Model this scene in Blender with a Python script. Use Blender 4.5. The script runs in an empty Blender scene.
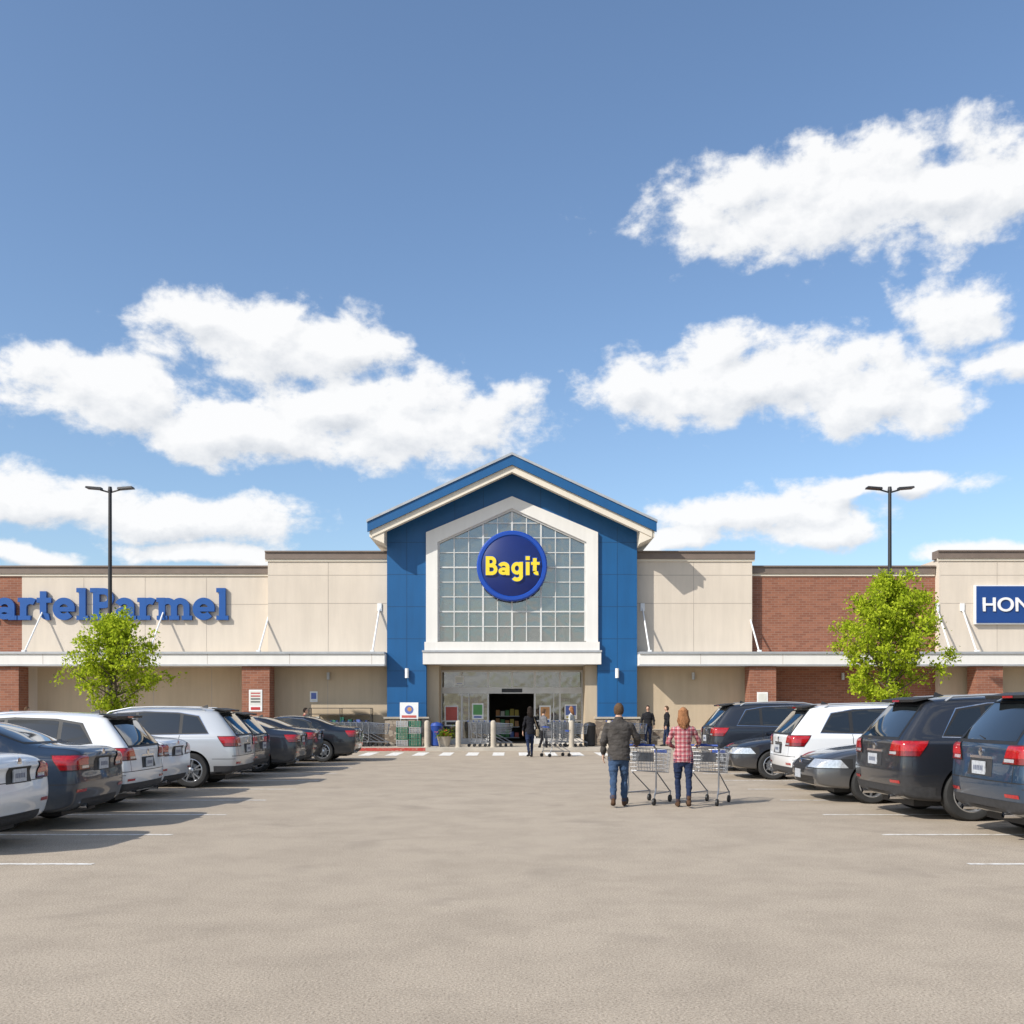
import bpy, bmesh, math, random
from mathutils import Vector, Matrix, noise
from mathutils.bvhtree import BVHTree
from mathutils.kdtree import KDTree
R=math.radians
random.seed(7)
scene=bpy.context.scene
COL=scene.collection
scene.view_settings.view_transform='Standard'
scene.view_settings.look='None'
scene.view_settings.exposure=0

# ------------------------------------------------------------------ materials
class NT:
    def __init__(s,nt): s.nt=nt; s.l=nt.links
    def n(s,t,**k):
        nd=s.nt.nodes.new(t)
        for a,b in k.items(): setattr(nd,a,b)
        return nd
    def math(s,op,a,b=None,c=None,clamp=False):
        nd=s.n('ShaderNodeMath',operation=op,use_clamp=clamp)
        for i,v in enumerate((a,b,c)):
            if v is None: continue
            if isinstance(v,(int,float)): nd.inputs[i].default_value=v
            else: s.l.new(v,nd.inputs[i])
        return nd.outputs[0]
    def vmath(s,op,a,b=None):
        nd=s.n('ShaderNodeVectorMath',operation=op)
        for i,v in enumerate((a,b)):
            if v is None: continue
            if isinstance(v,(tuple,list)): nd.inputs[i].default_value=v
            else: s.l.new(v,nd.inputs[i])
        return nd.outputs['Value'] if op in('LENGTH','DOT_PRODUCT') else nd.outputs[0]
    def noise(s,vec,scale,detail=4,rough=.55,dist=0):
        nd=s.n('ShaderNodeTexNoise'); nd.inputs['Scale'].default_value=scale
        nd.inputs['Detail'].default_value=detail; nd.inputs['Roughness'].default_value=rough
        nd.inputs['Distortion'].default_value=dist
        if vec is not None: s.l.new(vec,nd.inputs['Vector'])
        return nd.outputs['Fac']
    def ramp(s,fac,stops):
        nd=s.n('ShaderNodeValToRGB'); e=nd.color_ramp.elements
        while len(e)<len(stops): e.new(.5)
        for i,(p,c) in enumerate(stops):
            e[i].position=p; e[i].color=(c[0],c[1],c[2],1) if isinstance(c,(tuple,list)) else (c,c,c,1)
        s.l.new(fac,nd.inputs[0]); return nd.outputs[0]
    def mix(s,fac,a,b,mode='MIX'):
        nd=s.n('ShaderNodeMix',data_type='RGBA',blend_type=mode)
        for i,v in ((0,fac),(6,a),(7,b)):
            if isinstance(v,(int,float)): nd.inputs[i].default_value=v
            elif isinstance(v,(tuple,list)): nd.inputs[i].default_value=(v[0],v[1],v[2],1)
            else: s.l.new(v,nd.inputs[i])
        return nd.outputs[2]
    def comb(s,x,y,z):
        nd=s.n('ShaderNodeCombineXYZ')
        for i,v in enumerate((x,y,z)):
            if isinstance(v,(int,float)): nd.inputs[i].default_value=v
            else: s.l.new(v,nd.inputs[i])
        return nd.outputs[0]
    def bump(s,h,strength,dist=.01):
        nd=s.n('ShaderNodeBump'); nd.inputs['Strength'].default_value=strength
        nd.inputs['Distance'].default_value=dist; s.l.new(h,nd.inputs['Height']); return nd.outputs[0]

def newmat(name):
    m=bpy.data.materials.new(name); m.use_nodes=True
    t=NT(m.node_tree); b=m.node_tree.nodes['Principled BSDF']
    return m,t,b
def pbr(name,col,rough=.5,metal=0.,var=.08,vs=3.,bump=0.,bs=40.,coat=0.,spec=.5):
    m,t,b=newmat(name)
    tc=t.n('ShaderNodeTexCoord').outputs['Object']
    f=t.noise(tc,vs,2,.6)
    c=t.ramp(f,[(.3,[x*(1-var) for x in col]),(.7,[min(1,x*(1+var)) for x in col])])
    t.l.new(c,b.inputs['Base Color'])
    b.inputs['Roughness'].default_value=rough; b.inputs['Metallic'].default_value=metal
    b.inputs['Coat Weight'].default_value=coat; b.inputs['Coat Roughness'].default_value=.04
    b.inputs['Specular IOR Level'].default_value=spec
    if bump>0:
        t.l.new(t.bump(t.noise(tc,bs,2),bump,.01),b.inputs['Normal'])
    return m

def mat_wall(name,col,streak=.10,rough=.85):
    m,t,b=newmat(name)
    tc=t.n('ShaderNodeTexCoord').outputs['Object']
    big=t.noise(tc,.35,3,.6)
    st=t.vmath('MULTIPLY',tc,(2.2,2.2,.25))
    sn=t.noise(st,1.5,4,.65)
    f=t.math('ADD',t.math('MULTIPLY',big,.5),t.math('MULTIPLY',sn,.5))
    c=t.ramp(f,[(.33,[x*(1-streak) for x in col]),(.62,[min(1,x*(1+streak*.4)) for x in col])])
    t.l.new(c,b.inputs['Base Color']); b.inputs['Roughness'].default_value=rough
    return m
def mat_brick(name):
    m,t,b=newmat(name)
    tc=t.n('ShaderNodeTexCoord').outputs['Object']
    sp=t.n('ShaderNodeSeparateXYZ'); t.l.new(tc,sp.inputs[0])
    v=t.comb(t.math('ADD',sp.outputs[0],sp.outputs[1]),sp.outputs[2],0.)
    br=t.n('ShaderNodeTexBrick'); t.l.new(v,br.inputs['Vector'])
    br.inputs['Scale'].default_value=1.; br.inputs['Brick Width'].default_value=.30
    br.inputs['Row Height'].default_value=.10; br.inputs['Mortar Size'].default_value=.007
    br.inputs['Color1'].default_value=(.215,.075,.042,1); br.inputs['Color2'].default_value=(.32,.125,.07,1)
    br.inputs['Mortar'].default_value=(.30,.23,.18,1); br.inputs['Bias'].default_value=-.1
    big=t.noise(tc,.8,3)
    c=t.mix(t.math('MULTIPLY',big,.45),br.outputs['Color'],(.2,.085,.055))
    t.l.new(c,b.inputs['Base Color']); b.inputs['Roughness'].default_value=.9
    return m
def mat_stone(name):
    m,t,b=newmat(name)
    tc=t.n('ShaderNodeTexCoord').outputs['Object']
    sp=t.n('ShaderNodeSeparateXYZ'); t.l.new(tc,sp.inputs[0])
    v=t.comb(t.math('ADD',sp.outputs[0],sp.outputs[1]),t.math('MULTIPLY',sp.outputs[2],1.8),0.)
    vo=t.n('ShaderNodeTexVoronoi'); vo.inputs['Scale'].default_value=3.5; t.l.new(v,vo.inputs['Vector'])
    ve=t.n('ShaderNodeTexVoronoi',feature='DISTANCE_TO_EDGE'); ve.inputs['Scale'].default_value=3.5; t.l.new(v,ve.inputs['Vector'])
    g=t.n('ShaderNodeSeparateColor'); t.l.new(vo.outputs['Color'],g.inputs[0])
    c=t.ramp(g.outputs[0],[(0.,(.16,.12,.09)),(.5,(.30,.24,.18)),(1.,(.42,.36,.29))])
    e=t.ramp(ve.outputs[0],[(0.,(0,0,0)),(.06,(1,1,1))])
    c2=t.mix(e,(.12,.1,.085),c)
    t.l.new(c2,b.inputs['Base Color']); b.inputs['Roughness'].default_value=.9
    return m
def mat_ground():
    m,t,b=newmat('asphalt_aged')
    tc=t.n('ShaderNodeTexCoord').outputs['Object']
    big=t.noise(tc,.10,3,.6); mid=t.noise(tc,1.1,6,.72); fine=t.noise(tc,60,3,.8)
    base=t.ramp(big,[(.3,(.405,.338,.262)),(.7,(.45,.380,.298))])
    base=t.mix(t.ramp(mid,[(.36,(.65,)*3),(.58,(0,)*3)]),base,(.335,.280,.218))
    sp=t.ramp(fine,[(.36,(.45,.43,.41)),(.45,(.86,.86,.86)),(.52,(1,1,1)),(.60,(1.12,1.12,1.12)),(.66,(1.6,1.6,1.62))])
    base=t.mix(.85,base,sp,'MULTIPLY')
    # sparse hairline cracks
    wv=t.vmath('ADD',tc,t.vmath('MULTIPLY',t.comb(mid,big,0.),(2.6,6.,0)))
    cr=t.n('ShaderNodeTexVoronoi',feature='DISTANCE_TO_EDGE'); cr.inputs['Scale'].default_value=.11; t.l.new(wv,cr.inputs['Vector'])
    cm=t.ramp(cr.outputs[0],[(0.,(1,)*3),(.0016,(0,)*3)])
    msk=t.ramp(big,[(.52,(0,)*3),(.60,(.45,)*3)])
    base=t.mix(t.mix(1.,cm,msk,'MULTIPLY'),base,(.16,.14,.12))
    st=t.ramp(t.noise(tc,.8,2,.5,.6),[(.62,(0,)*3),(.76,(.45,)*3)])
    base=t.mix(st,base,(.22,.185,.15))
    t.l.new(base,b.inputs['Base Color']); b.inputs['Roughness'].default_value=.9
    b.inputs['Specular IOR Level'].default_value=.2
    t.l.new(t.bump(fine,.5,.012),b.inputs['Normal'])
    return m
def mat_paint(name,col,wear=.5):
    m,t,b=newmat(name)
    tc=t.n('ShaderNodeTexCoord').outputs['Object']
    f=t.noise(tc,9,5,.75)
    k=t.ramp(f,[(wear-.1,(0,)*3),(wear+.1,(1,)*3)])
    c=t.mix(k,(.40,.34,.265),col)
    t.l.new(c,b.inputs['Base Color']); b.inputs['Roughness'].default_value=.8
    return m
def mat_paintcar(name,col,metal=.35):
    m,t,b=newmat(name)
    tc=t.n('ShaderNodeTexCoord').outputs['Object']
    sp=t.n('ShaderNodeSeparateXYZ'); t.l.new(tc,sp.inputs[0])
    low=t.ramp(sp.outputs[2],[(.25,(.5,)*3),(.65,(0,)*3)])
    d=t.math('MULTIPLY',low,t.noise(tc,4,3,.7))
    c=t.mix(d,col,(.22,.2,.17))
    t.l.new(c,b.inputs['Base Color'])
    b.inputs['Metallic'].default_value=metal; b.inputs['Roughness'].default_value=.32
    b.inputs['Coat Weight'].default_value=1.; b.inputs['Coat Roughness'].default_value=.03
    return m
def mat_glasspane(name,tint,transp=.4,glo=.35,diff=(.3,.33,.33)):
    m=bpy.data.materials.new(name); m.use_nodes=True; nt=m.node_tree; t=NT(nt)
    for n in list(nt.nodes): nt.nodes.remove(n)
    out=t.n('ShaderNodeOutputMaterial')
    tr=t.n('ShaderNodeBsdfTransparent'); tr.inputs[0].default_value=(*tint,1)
    gl=t.n('ShaderNodeBsdfGlossy'); gl.inputs['Roughness'].default_value=.02; gl.inputs[0].default_value=(.95,.93,.90,1)
    df=t.n('ShaderNodeBsdfDiffuse'); df.inputs[0].default_value=(*diff,1)
    tc=t.n('ShaderNodeTexCoord').outputs['Object']
    nb=t.bump(t.noise(tc,1.1,2),.16,.08); t.l.new(nb,gl.inputs['Normal'])
    m1=t.n('ShaderNodeMixShader'); m1.inputs[0].default_value=transp/(1-glo)
    t.l.new(df.outputs[0],m1.inputs[1]); t.l.new(tr.outputs[0],m1.inputs[2])
    m2=t.n('ShaderNodeMixShader'); m2.inputs[0].default_value=glo
    t.l.new(m1.outputs[0],m2.inputs[1]); t.l.new(gl.outputs[0],m2.inputs[2])
    t.l.new(m2.outputs[0],out.inputs[0]); return m
def mat_plaid(name):
    m,t,b=newmat(name)
    tc=t.n('ShaderNodeTexCoord').outputs['Object']
    sp=t.n('ShaderNodeSeparateXYZ'); t.l.new(tc,sp.inputs[0])
    def stripe(o,per,duty,ph=0.):
        a=t.math('FRACT',t.math('ADD',t.math('DIVIDE',o,per),ph+10.)); return t.math('LESS_THAN',a,duty)
    sx=stripe(sp.outputs[0],.075,.5); sz=stripe(sp.outputs[2],.075,.5)
    tx=stripe(sp.outputs[0],.075,.12,.2); tz=stripe(sp.outputs[2],.075,.12,.2)
    s=t.math('MULTIPLY',t.math('ADD',sx,sz),.5)
    c=t.ramp(s,[(0.,(.55,.36,.34)),(.5,(.40,.13,.14)),(1.,(.22,.04,.055))])
    c=t.mix(t.math('MULTIPLY',t.math('MAXIMUM',tx,tz),.6),c,(.07,.03,.07))
    t.l.new(c,b.inputs['Base Color']); b.inputs['Roughness'].default_value=.9
    t.l.new(t.bump(t.noise(tc,14,3),.5,.03),b.inputs['Normal'])
    return m
def mat_cloth(name,col,s=14):
    m,t,b=newmat(name)
    tc=t.n('ShaderNodeTexCoord').outputs['Object']
    f=t.noise(tc,9,3,.6)
    t.l.new(t.ramp(f,[(.3,[x*.75 for x in col]),(.7,[x*1.2 for x in col])]),b.inputs['Base Color'])
    b.inputs['Roughness'].default_value=.92; b.inputs['Specular IOR Level'].default_value=.2
    t.l.new(t.bump(t.noise(tc,s,3,.6,.6),.7,.035),b.inputs['Normal'])
    return m
def mat_leaf(name,c1,c2):
    m=bpy.data.materials.new(name); m.use_nodes=True; nt=m.node_tree; t=NT(nt)
    for n in list(nt.nodes): nt.nodes.remove(n)
    out=t.n('ShaderNodeOutputMaterial')
    g=t.n('ShaderNodeNewGeometry')
    c=t.ramp(g.outputs['Random Per Island'],[(0.,c1),(1.,c2)])
    df=t.n('ShaderNodeBsdfDiffuse'); tl=t.n('ShaderNodeBsdfTranslucent')
    t.l.new(c,df.inputs[0]); t.l.new(c,tl.inputs[0])
    mx=t.n('ShaderNodeMixShader'); mx.inputs[0].default_value=.42
    t.l.new(df.outputs[0],mx.inputs[1]); t.l.new(tl.outputs[0],mx.inputs[2])
    t.l.new(mx.outputs[0],out.inputs[0]); return m

M={}
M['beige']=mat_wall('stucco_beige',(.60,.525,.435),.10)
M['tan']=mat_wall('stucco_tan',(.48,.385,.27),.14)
M['joint']=pbr('joint_grey',(.38,.33,.28),.9)
M['brick']=mat_brick('brick_red')
M['stone']=mat_stone('stone_veneer')
M['blue']=mat_wall('panel_blue',(.002,.083,.235),.14,.5)
M['bluejoint']=pbr('panel_joint',(.002,.05,.14),.6)
M['white']=mat_wall('trim_white',(.70,.68,.64),.08)
M['cream']=mat_wall('soffit_cream',(.70,.63,.52),.06)
M['coping']=pbr('coping_bronze',(.17,.13,.105),.6)
M['metal']=pbr('metal_grey',(.42,.43,.44),.45,.4)
M['alum']=pbr('aluminium_frame',(.58,.57,.55),.5,.05)
M['mull']=pbr('mullion_white',(.56,.56,.54),.5,0)
M['dark']=pbr('dark_metal',(.03,.03,.032),.5,.3)
M['black']=pbr('black_plastic',(.016,.016,.017),.55)
M['int']=pbr('interior_dark',(.11,.10,.085),.9)
M['intl']=pbr('interior_light',(.30,.31,.29),.9,0,.45,.6)
M['gable']=mat_glasspane('gable_glass',(.74,.80,.78),.56,.20,(.16,.18,.17))
M['door']=mat_glasspane('door_glass',(.7,.75,.74),.60,.20,(.12,.13,.13))
M['ground']=mat_ground()
M['conc']=pbr('concrete',(.43,.38,.31),.9,0,.14,2.)
M['curb']=pbr('kerb_concrete',(.42,.38,.32),.9,0,.12,2.)
M['line']=mat_paint('line_paint',(.74,.72,.68),.45)
M['cross']=mat_paint('crosswalk_paint',(.76,.75,.72),.42)
M['redpaint']=mat_paint('kerb_red',(.40,.045,.035),.38)
M['mulch']=pbr('mulch',(.10,.06,.035),.95,0,.4,20)
M['signblue']=pbr('sign_blue',(.006,.055,.34),.35,0,.03)
M['signnavy']=pbr('sign_navy',(.005,.018,.125),.35,0,.03)
M['letterblue']=pbr('letter_blue',(.006,.075,.29),.4,0,.03)
M['yellow']=pbr('letter_yellow',(.80,.60,.03),.4,0,.02)
M['signwhite']=pbr('sign_white',(.74,.74,.73),.4,0,.02)
M['panelblue']=pbr('sign_panel_blue',(.007,.048,.20),.4,0,.03)
M['cartmetal']=pbr('cart_chrome',(.27,.28,.30),.35,.6)
M['cartblue']=pbr('cart_blue',(.02,.06,.28),.4)
M['green']=pbr('crate_green',(.03,.16,.10),.5)
M['red']=pbr('red_plastic',(.42,.03,.03),.5)
M['tire']=pbr('tyre_rubber',(.022,.022,.022),.85,0,.2,8)
M['rim']=pbr('alloy_rim',(.55,.56,.58),.28,.85)
M['rimd']=pbr('rim_inner',(.03,.03,.033),.6,.3)
M['cglass']=pbr('car_glass',(.012,.015,.017),.03,0,.05,3,0,0,1.)
M['tail']=pbr('tail_lamp_red',(.36,.008,.010),.12,0,.25,30,0,0,1.)
M['taild']=pbr('tail_lamp_dark',(.16,.004,.006),.12,0,.25,30,0,0,1.)
M['lens']=pbr('lamp_clear',(.55,.57,.6),.12,.4,.2,25,0,0,1.)
M['chrome']=pbr('chrome',(.7,.7,.72),.12,1.)
M['plate']=pbr('licence_plate',(.42,.44,.47),.4,0,.2,30)
M['platetxt']=pbr('licence_text',(.12,.14,.2),.4,0,.3,40)
M['clad']=pbr('cladding_plastic',(.03,.03,.032),.65,0,.2,20)
M['bark']=pbr('bark',(.13,.095,.07),.95,0,.3,12)
M['leaf']=mat_leaf('leaf_spring',(.24,.33,.016),(.58,.66,.055))
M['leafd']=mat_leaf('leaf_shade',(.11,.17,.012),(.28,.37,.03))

# ------------------------------------------------------------------ mesh builder
def empty(name,loc=(0,0,0),rz=0,s=1.):
    o=bpy.data.objects.new(name,None); COL.objects.link(o); o.location=loc; o.rotation_euler=(0,0,rz); o.scale=(s,s,s)
    o.empty_display_size=.2; return o
def obj(name,me,parent=None):
    o=bpy.data.objects.new(name,me); COL.objects.link(o)
    if parent: o.parent=parent
    return o
class MB:
    def __init__(s): s.v=[];s.f=[];s.m=[];s.mats=[]
    def mi(s,mat):
        if isinstance(mat,str): mat=M[mat]
        if mat not in s.mats: s.mats.append(mat)
        return s.mats.index(mat)
    def add(s,vs,fs,mat):
        k=len(s.v); i=s.mi(mat); s.v+= [tuple(v) for v in vs]; s.f+=[tuple(a+k for a in f) for f in fs]; s.m+=[i]*len(fs)
    def box(s,x0,x1,y0,y1,z0,z1,mat):
        x0,x1=min(x0,x1),max(x0,x1)
        s.add([(x0,y0,z0),(x1,y0,z0),(x1,y1,z0),(x0,y1,z0),(x0,y0,z1),(x1,y0,z1),(x1,y1,z1),(x0,y1,z1)],
              [(0,3,2,1),(4,5,6,7),(0,1,5,4),(1,2,6,5),(2,3,7,6),(3,0,4,7)],mat)
    def prism(s,poly,y0,y1,mat):
        n=len(poly)
        a=sum(poly[i][0]*poly[(i+1)%n][1]-poly[(i+1)%n][0]*poly[i][1] for i in range(n))
        if a<0: poly=poly[::-1]
        vs=[(x,y0,z) for x,z in poly]+[(x,y1,z) for x,z in poly]
        fs=[tuple(range(n)),tuple(range(2*n-1,n-1,-1))]+[(i,i+n,(i+1)%n+n,(i+1)%n) for i in range(n)]
        s.add(vs,fs,mat)
    def tube(s,p0,p1,r0,r1=None,mat='metal',n=8,cap=True):
        r1=r0 if r1 is None else r1
        p0=Vector(p0);p1=Vector(p1);d=(p1-p0)
        if d.length<1e-6: return
        d.normalize(); a=d.orthogonal().normalized(); b=d.cross(a)
        vs=[];
        for p,r in((p0,r0),(p1,r1)):
            for i in range(n):
                t=2*math.pi*i/n; vs.append(p+a*(r*math.cos(t))+b*(r*math.sin(t)))
        fs=[(i,(i+1)%n,(i+1)%n+n,i+n) for i in range(n)]
        if cap: fs+=[tuple(range(n-1,-1,-1)),tuple(range(n,2*n))]
        s.add(vs,fs,mat)
    def lathe(s,c,axis,prof,mat,n=32):
        c=Vector(c);d=Vector(axis).normalized();a=d.orthogonal().normalized();b=d.cross(a)
        vs=[];fs=[]
        for r,h in prof:
            for i in range(n):
                t=2*math.pi*i/n; vs.append(c+d*h+a*(r*math.cos(t))+b*(r*math.sin(t)))
        for k in range(len(prof)-1):
            for i in range(n): fs.append((k*n+i,k*n+(i+1)%n,(k+1)*n+(i+1)%n,(k+1)*n+i))
        s.add(vs,fs,mat)
    def ell(s,c,r,mat,n=10,m=8):
        vs=[];fs=[]
        for j in range(1,m):
            p=math.pi*j/m
            for i in range(n):
                t=2*math.pi*i/n; vs.append((c[0]+r[0]*math.sin(p)*math.cos(t),c[1]+r[1]*math.sin(p)*math.sin(t),c[2]+r[2]*math.cos(p)))
        T=len(vs); vs+=[(c[0],c[1],c[2]+r[2]),(c[0],c[1],c[2]-r[2])]
        for j in range(m-2):
            for i in range(n): fs.append((j*n+i,(j+1)*n+i,(j+1)*n+(i+1)%n,j*n+(i+1)%n))
        for i in range(n): fs.append((T,i,(i+1)%n)); fs.append((T+1,(m-2)*n+(i+1)%n,(m-2)*n+i))
        s.add(vs,fs,mat)
    def ribbon(s,pts,T,y0,y1,mat,closed=False):
        n=len(pts); L=[];Rr=[]
        for i in range(n):
            if closed: a=pts[i-1]; b=pts[(i+1)%n]; p0=pts[i]
            else: a=pts[max(0,i-1)]; b=pts[min(n-1,i+1)]; p0=pts[i]
            def nrm(p,q):
                dx,dz=q[0]-p[0],q[1]-p[1]; l=math.hypot(dx,dz) or 1; return (-dz/l,dx/l)
            n1=nrm(a,p0) if a!=p0 else nrm(p0,b); n2=nrm(p0,b) if b!=p0 else n1
            mx,mz=n1[0]+n2[0],n1[1]+n2[1]; l=math.hypot(mx,mz) or 1; mx/=l;mz/=l
            k=T/2/max(.45,(mx*n1[0]+mz*n1[1]))
            L.append((p0[0]+mx*k,p0[1]+mz*k)); Rr.append((p0[0]-mx*k,p0[1]-mz*k))
        vs=[(x,y0,z) for x,z in L]+[(x,y0,z) for x,z in Rr]+[(x,y1,z) for x,z in L]+[(x,y1,z) for x,z in Rr]
        fs=[]; m=n if closed else n-1
        for i in range(m):
            j=(i+1)%n
            fs+=[(i,i+n,j+n,j),(i+2*n,j+2*n,j+3*n,i+3*n),(i,j,j+2*n,i+2*n),(i+n,i+3*n,j+3*n,j+n)]
        if not closed: fs+=[(0,2*n,3*n,n),(n-1,2*n-1,4*n-1,3*n-1)]
        s.add(vs,fs,mat)
    def mesh(s,name,smooth=False,ang=35):
        me=bpy.data.meshes.new(name); me.from_pydata(s.v,[],s.f)
        for m in s.mats: me.materials.append(m)
        me.polygons.foreach_set('material_index',s.m)
        me.update()
        if smooth: me.shade_smooth(); me.set_sharp_from_angle(angle=R(ang))
        return me
    def build(s,name,parent=None,smooth=False,ang=35): return obj(name,s.mesh(name,smooth,ang),parent)
def bevel(o,w=.02,seg=2):
    m=o.modifiers.new('bevel','BEVEL'); m.width=w; m.segments=seg; m.limit_method='ANGLE'; return o
def evalmesh(o):
    dg=bpy.context.evaluated_depsgraph_get(); dg.update()
    return bpy.data.meshes.new_from_object(o.evaluated_get(dg))
def text(body,width,x0,y,z0,mat,name,parent,depth=.06,off=.0,height=None,kern=1.):
    c=bpy.data.curves.new(name,'FONT'); c.body=body; c.size=1.; c.extrude=.03; c.offset=off; c.space_character=kern
    o=bpy.data.objects.new(name+'_tmp',c); COL.objects.link(o)
    me=evalmesh(o); bpy.data.objects.remove(o)
    xs=[v.co.x for v in me.vertices]; ys=[v.co.y for v in me.vertices]
    mnx,mxx,mny,mxy=min(xs),max(xs),min(ys),max(ys)
    sx=width/(mxx-mnx); sy=sx if height is None else height/(mxy-mny)
    for v in me.vertices:
        x,yy,z=v.co; v.co=(x0+(x-mnx)*sx, y-(z+.03)/.06*depth, z0+(yy-mny)*sy)
    me.materials.clear(); me.materials.append(M[mat]); me.update()
    return obj(name,me,parent)
def arc(cx,cz,rx,rz,a0,a1,n=18): return [(cx+rx*math.cos(R(a0+(a1-a0)*i/n)),cz+rz*math.sin(R(a0+(a1-a0)*i/n))) for i in range(n+1)]
def GL(ch,serif):
    S=[];T=.27;Z=.17
    def st(p,t=T,c=False): S.append((p,t,c))
    def sf(x0,x1,z):
        if serif: st([(x0,z),(x1,z)],Z)
    if ch=='a': st(arc(.46,.60,.31,.27,155,0)+[(.77,0)]); st(arc(.45,.30,.27,.17,0,345,22),.22,True); sf(.78,1.0,.085); w=1.04
    elif ch=='r': st([(.26,0),(.26,1)]); st(arc(.58,.56,.32,.31,180,55)); sf(.02,.58,.085); sf(.02,.26,.915); w=.86
    elif ch=='t': st([(.3,1.3),(.3,.34)]+arc(.51,.34,.21,.21,180,285)); st([(.02,.9),(.66,.9)],.20); w=.74
    elif ch=='e': st(arc(.5,.5,.36,.37,0,318,26)); st([(.2,.48),(.985,.48)],.18); w=1.04
    elif ch=='l': st([(.3,0),(.3,1.45)]); sf(.04,.56,.085); sf(.04,.3,1.365); w=.6
    elif ch=='P': st([(.32,0),(.32,1.45)]); st([(.32,1.315)]+arc(.66,.995,.32,.32,90,-90)+[(.32,.675)],.26); sf(.05,.62,.085); sf(.05,.32,1.365); w=1.14
    elif ch=='m':
        st([(.26,0),(.26,1)]); st(arc(.53,.58,.29,.29,170,0)+[(.82,0)],.25); st(arc(1.11,.58,.29,.29,170,0)+[(1.40,0)],.25)
        sf(.04,.50,.085); sf(.62,1.04,.085); sf(1.2,1.64,.085); sf(.02,.26,.915); w=1.68
    elif ch=='M': st([(.3,0),(.3,1.45)]); st([(.3,1.40),(.8,.4),(1.3,1.40)],.25); st([(1.3,0),(1.3,1.45)]); sf(.05,.55,.085); sf(1.05,1.55,.085); w=1.6
    elif ch=='B': st([(.25,0),(.25,1.45)]); st([(.25,1.32)]+arc(.52,1.04,.27,.28,90,-90)+[(.25,.76)],.25); st([(.25,.74)]+arc(.57,.435,.31,.305,90,-90)+[(.25,.13)],.26); w=1.04
    elif ch=='g': st(arc(.45,.52,.30,.35,0,345,24),.25,True); st([(.77,1.0)]+arc(.46,-.10,.31,.25,0,-150)); w=1.04
    elif ch=='i': st([(.25,0),(.25,1)]); st([(.25,1.17),(.25,1.45)],.30); w=.5
    return w,S
def glyphs(body,scale,x0,y,z0,mat,name,parent,depth,serif=False,add=0.,gap=0.):
    g=MB(); x=x0; k=0
    for ch in body:
        w,S=GL(ch,serif)
        for p,t,c in S:
            k+=1
            e=.0 if (c or not add) else add*.5
            q=list(p)
            if e:
                def ext(a,b): 
                    l=math.hypot(a[0]-b[0],a[1]-b[1]) or 1; return (a[0]+(a[0]-b[0])/l*e,a[1]+(a[1]-b[1])/l*e)
                q=[ext(q[0],q[1])]+q[1:-1]+[ext(q[-1],q[-2])]
            g.ribbon([(x+a*scale,z0+b*scale) for a,b in q],(t+add)*scale,y-depth-.0015*(k%4),y,mat,c)
        x+=(w+gap)*scale
    return g.build(name,parent)

# ------------------------------------------------------------------ ground
g=MB(); g.add([(-700,-300,0),(700,-300,0),(700,900,0),(-700,900,0)],[(0,1,2,3)],'ground'); g.build('ground')
mk=MB()
def line(x0,x1,y0,y1,mat='line',z=.004): mk.add([(x0,y0,z),(x1,y0,z),(x1,y1,z),(x0,y1,z)],[(0,1,2,3)],mat)
YS=[8.15+2.48*i for i in range(1,11)]
for y in YS:
    line(-9.9,-4.45,y-.05,y+.05); line(4.85,10.4,y-.05,y+.05)
    line(-15.5,-10.1,y-.05,y+.05); line(10.6,16.,y-.05,y+.05)
line(-10.06,-9.94,10.6,33.1); line(10.44,10.56,10.6,33.1)
x=-6.4
while x<4.9:
    line(x,x+.42,35.3,37.9,'cross'); x+=.95
mk.build('parking_markings')
sw=MB(); sw.box(-45,45,39.4,80,0.,.12,'conc'); sw.box(-45,-6.5,39.25,39.4,0,.121,'curb'); sw.box(-3.4,45,39.25,39.4,0,.121,'curb'); sw.box(-6.5,-3.4,39.25,39.4,0,.122,'redpaint')
for i in range(-14,15): sw.box(i*3-.01,i*3+.01,39.41,41.9,.12,.1235,'joint')
bevel(sw.build('sidewalk'),.015)

# ------------------------------------------------------------------ store building
B=empty('supermarket_building',(0,0,0))
w=MB()
w.box(-21.07,-10.4,43,80,.1,7.45,'beige'); w.box(-45,-21.07,43.02,80,.1,7.45,'brick')
w.box(-10.4,-5.25,42.6,80,.1,8.02,'beige'); w.box(5.25,10.23,42.6,80,.1,8.02,'beige')
w.box(10.23,18.2,43,80,.1,7.45,'brick'); w.box(18.2,28,42.6,80,.1,8.05,'beige'); w.box(28,45,43,80,.1,7.45,'brick')
w.box(-5.25,5.25,52,80,.1,7.9,'beige')
w.build('wing_walls',B)
w=MB()
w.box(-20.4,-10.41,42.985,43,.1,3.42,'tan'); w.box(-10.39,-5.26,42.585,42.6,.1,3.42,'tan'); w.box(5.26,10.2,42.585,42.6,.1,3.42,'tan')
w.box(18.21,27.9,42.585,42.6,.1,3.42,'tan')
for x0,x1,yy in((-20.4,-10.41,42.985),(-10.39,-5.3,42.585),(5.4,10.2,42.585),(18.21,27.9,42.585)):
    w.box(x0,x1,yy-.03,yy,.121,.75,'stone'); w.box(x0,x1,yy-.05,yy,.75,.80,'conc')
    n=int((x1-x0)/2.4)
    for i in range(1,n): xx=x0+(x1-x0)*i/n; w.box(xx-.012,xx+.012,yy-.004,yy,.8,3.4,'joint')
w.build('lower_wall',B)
c=MB()
def cop(x0,x1,y,z,h=.34):
    c.box(x0,x1,y-.10,y+.5,z,z+h-.06,'coping'); c.box(x0-.0,x1,y-.16,y+.5,z+h-.06,z+h,'coping'); c.box(x0,x1,y-.05,y,z-.10,z,'cream')
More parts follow.
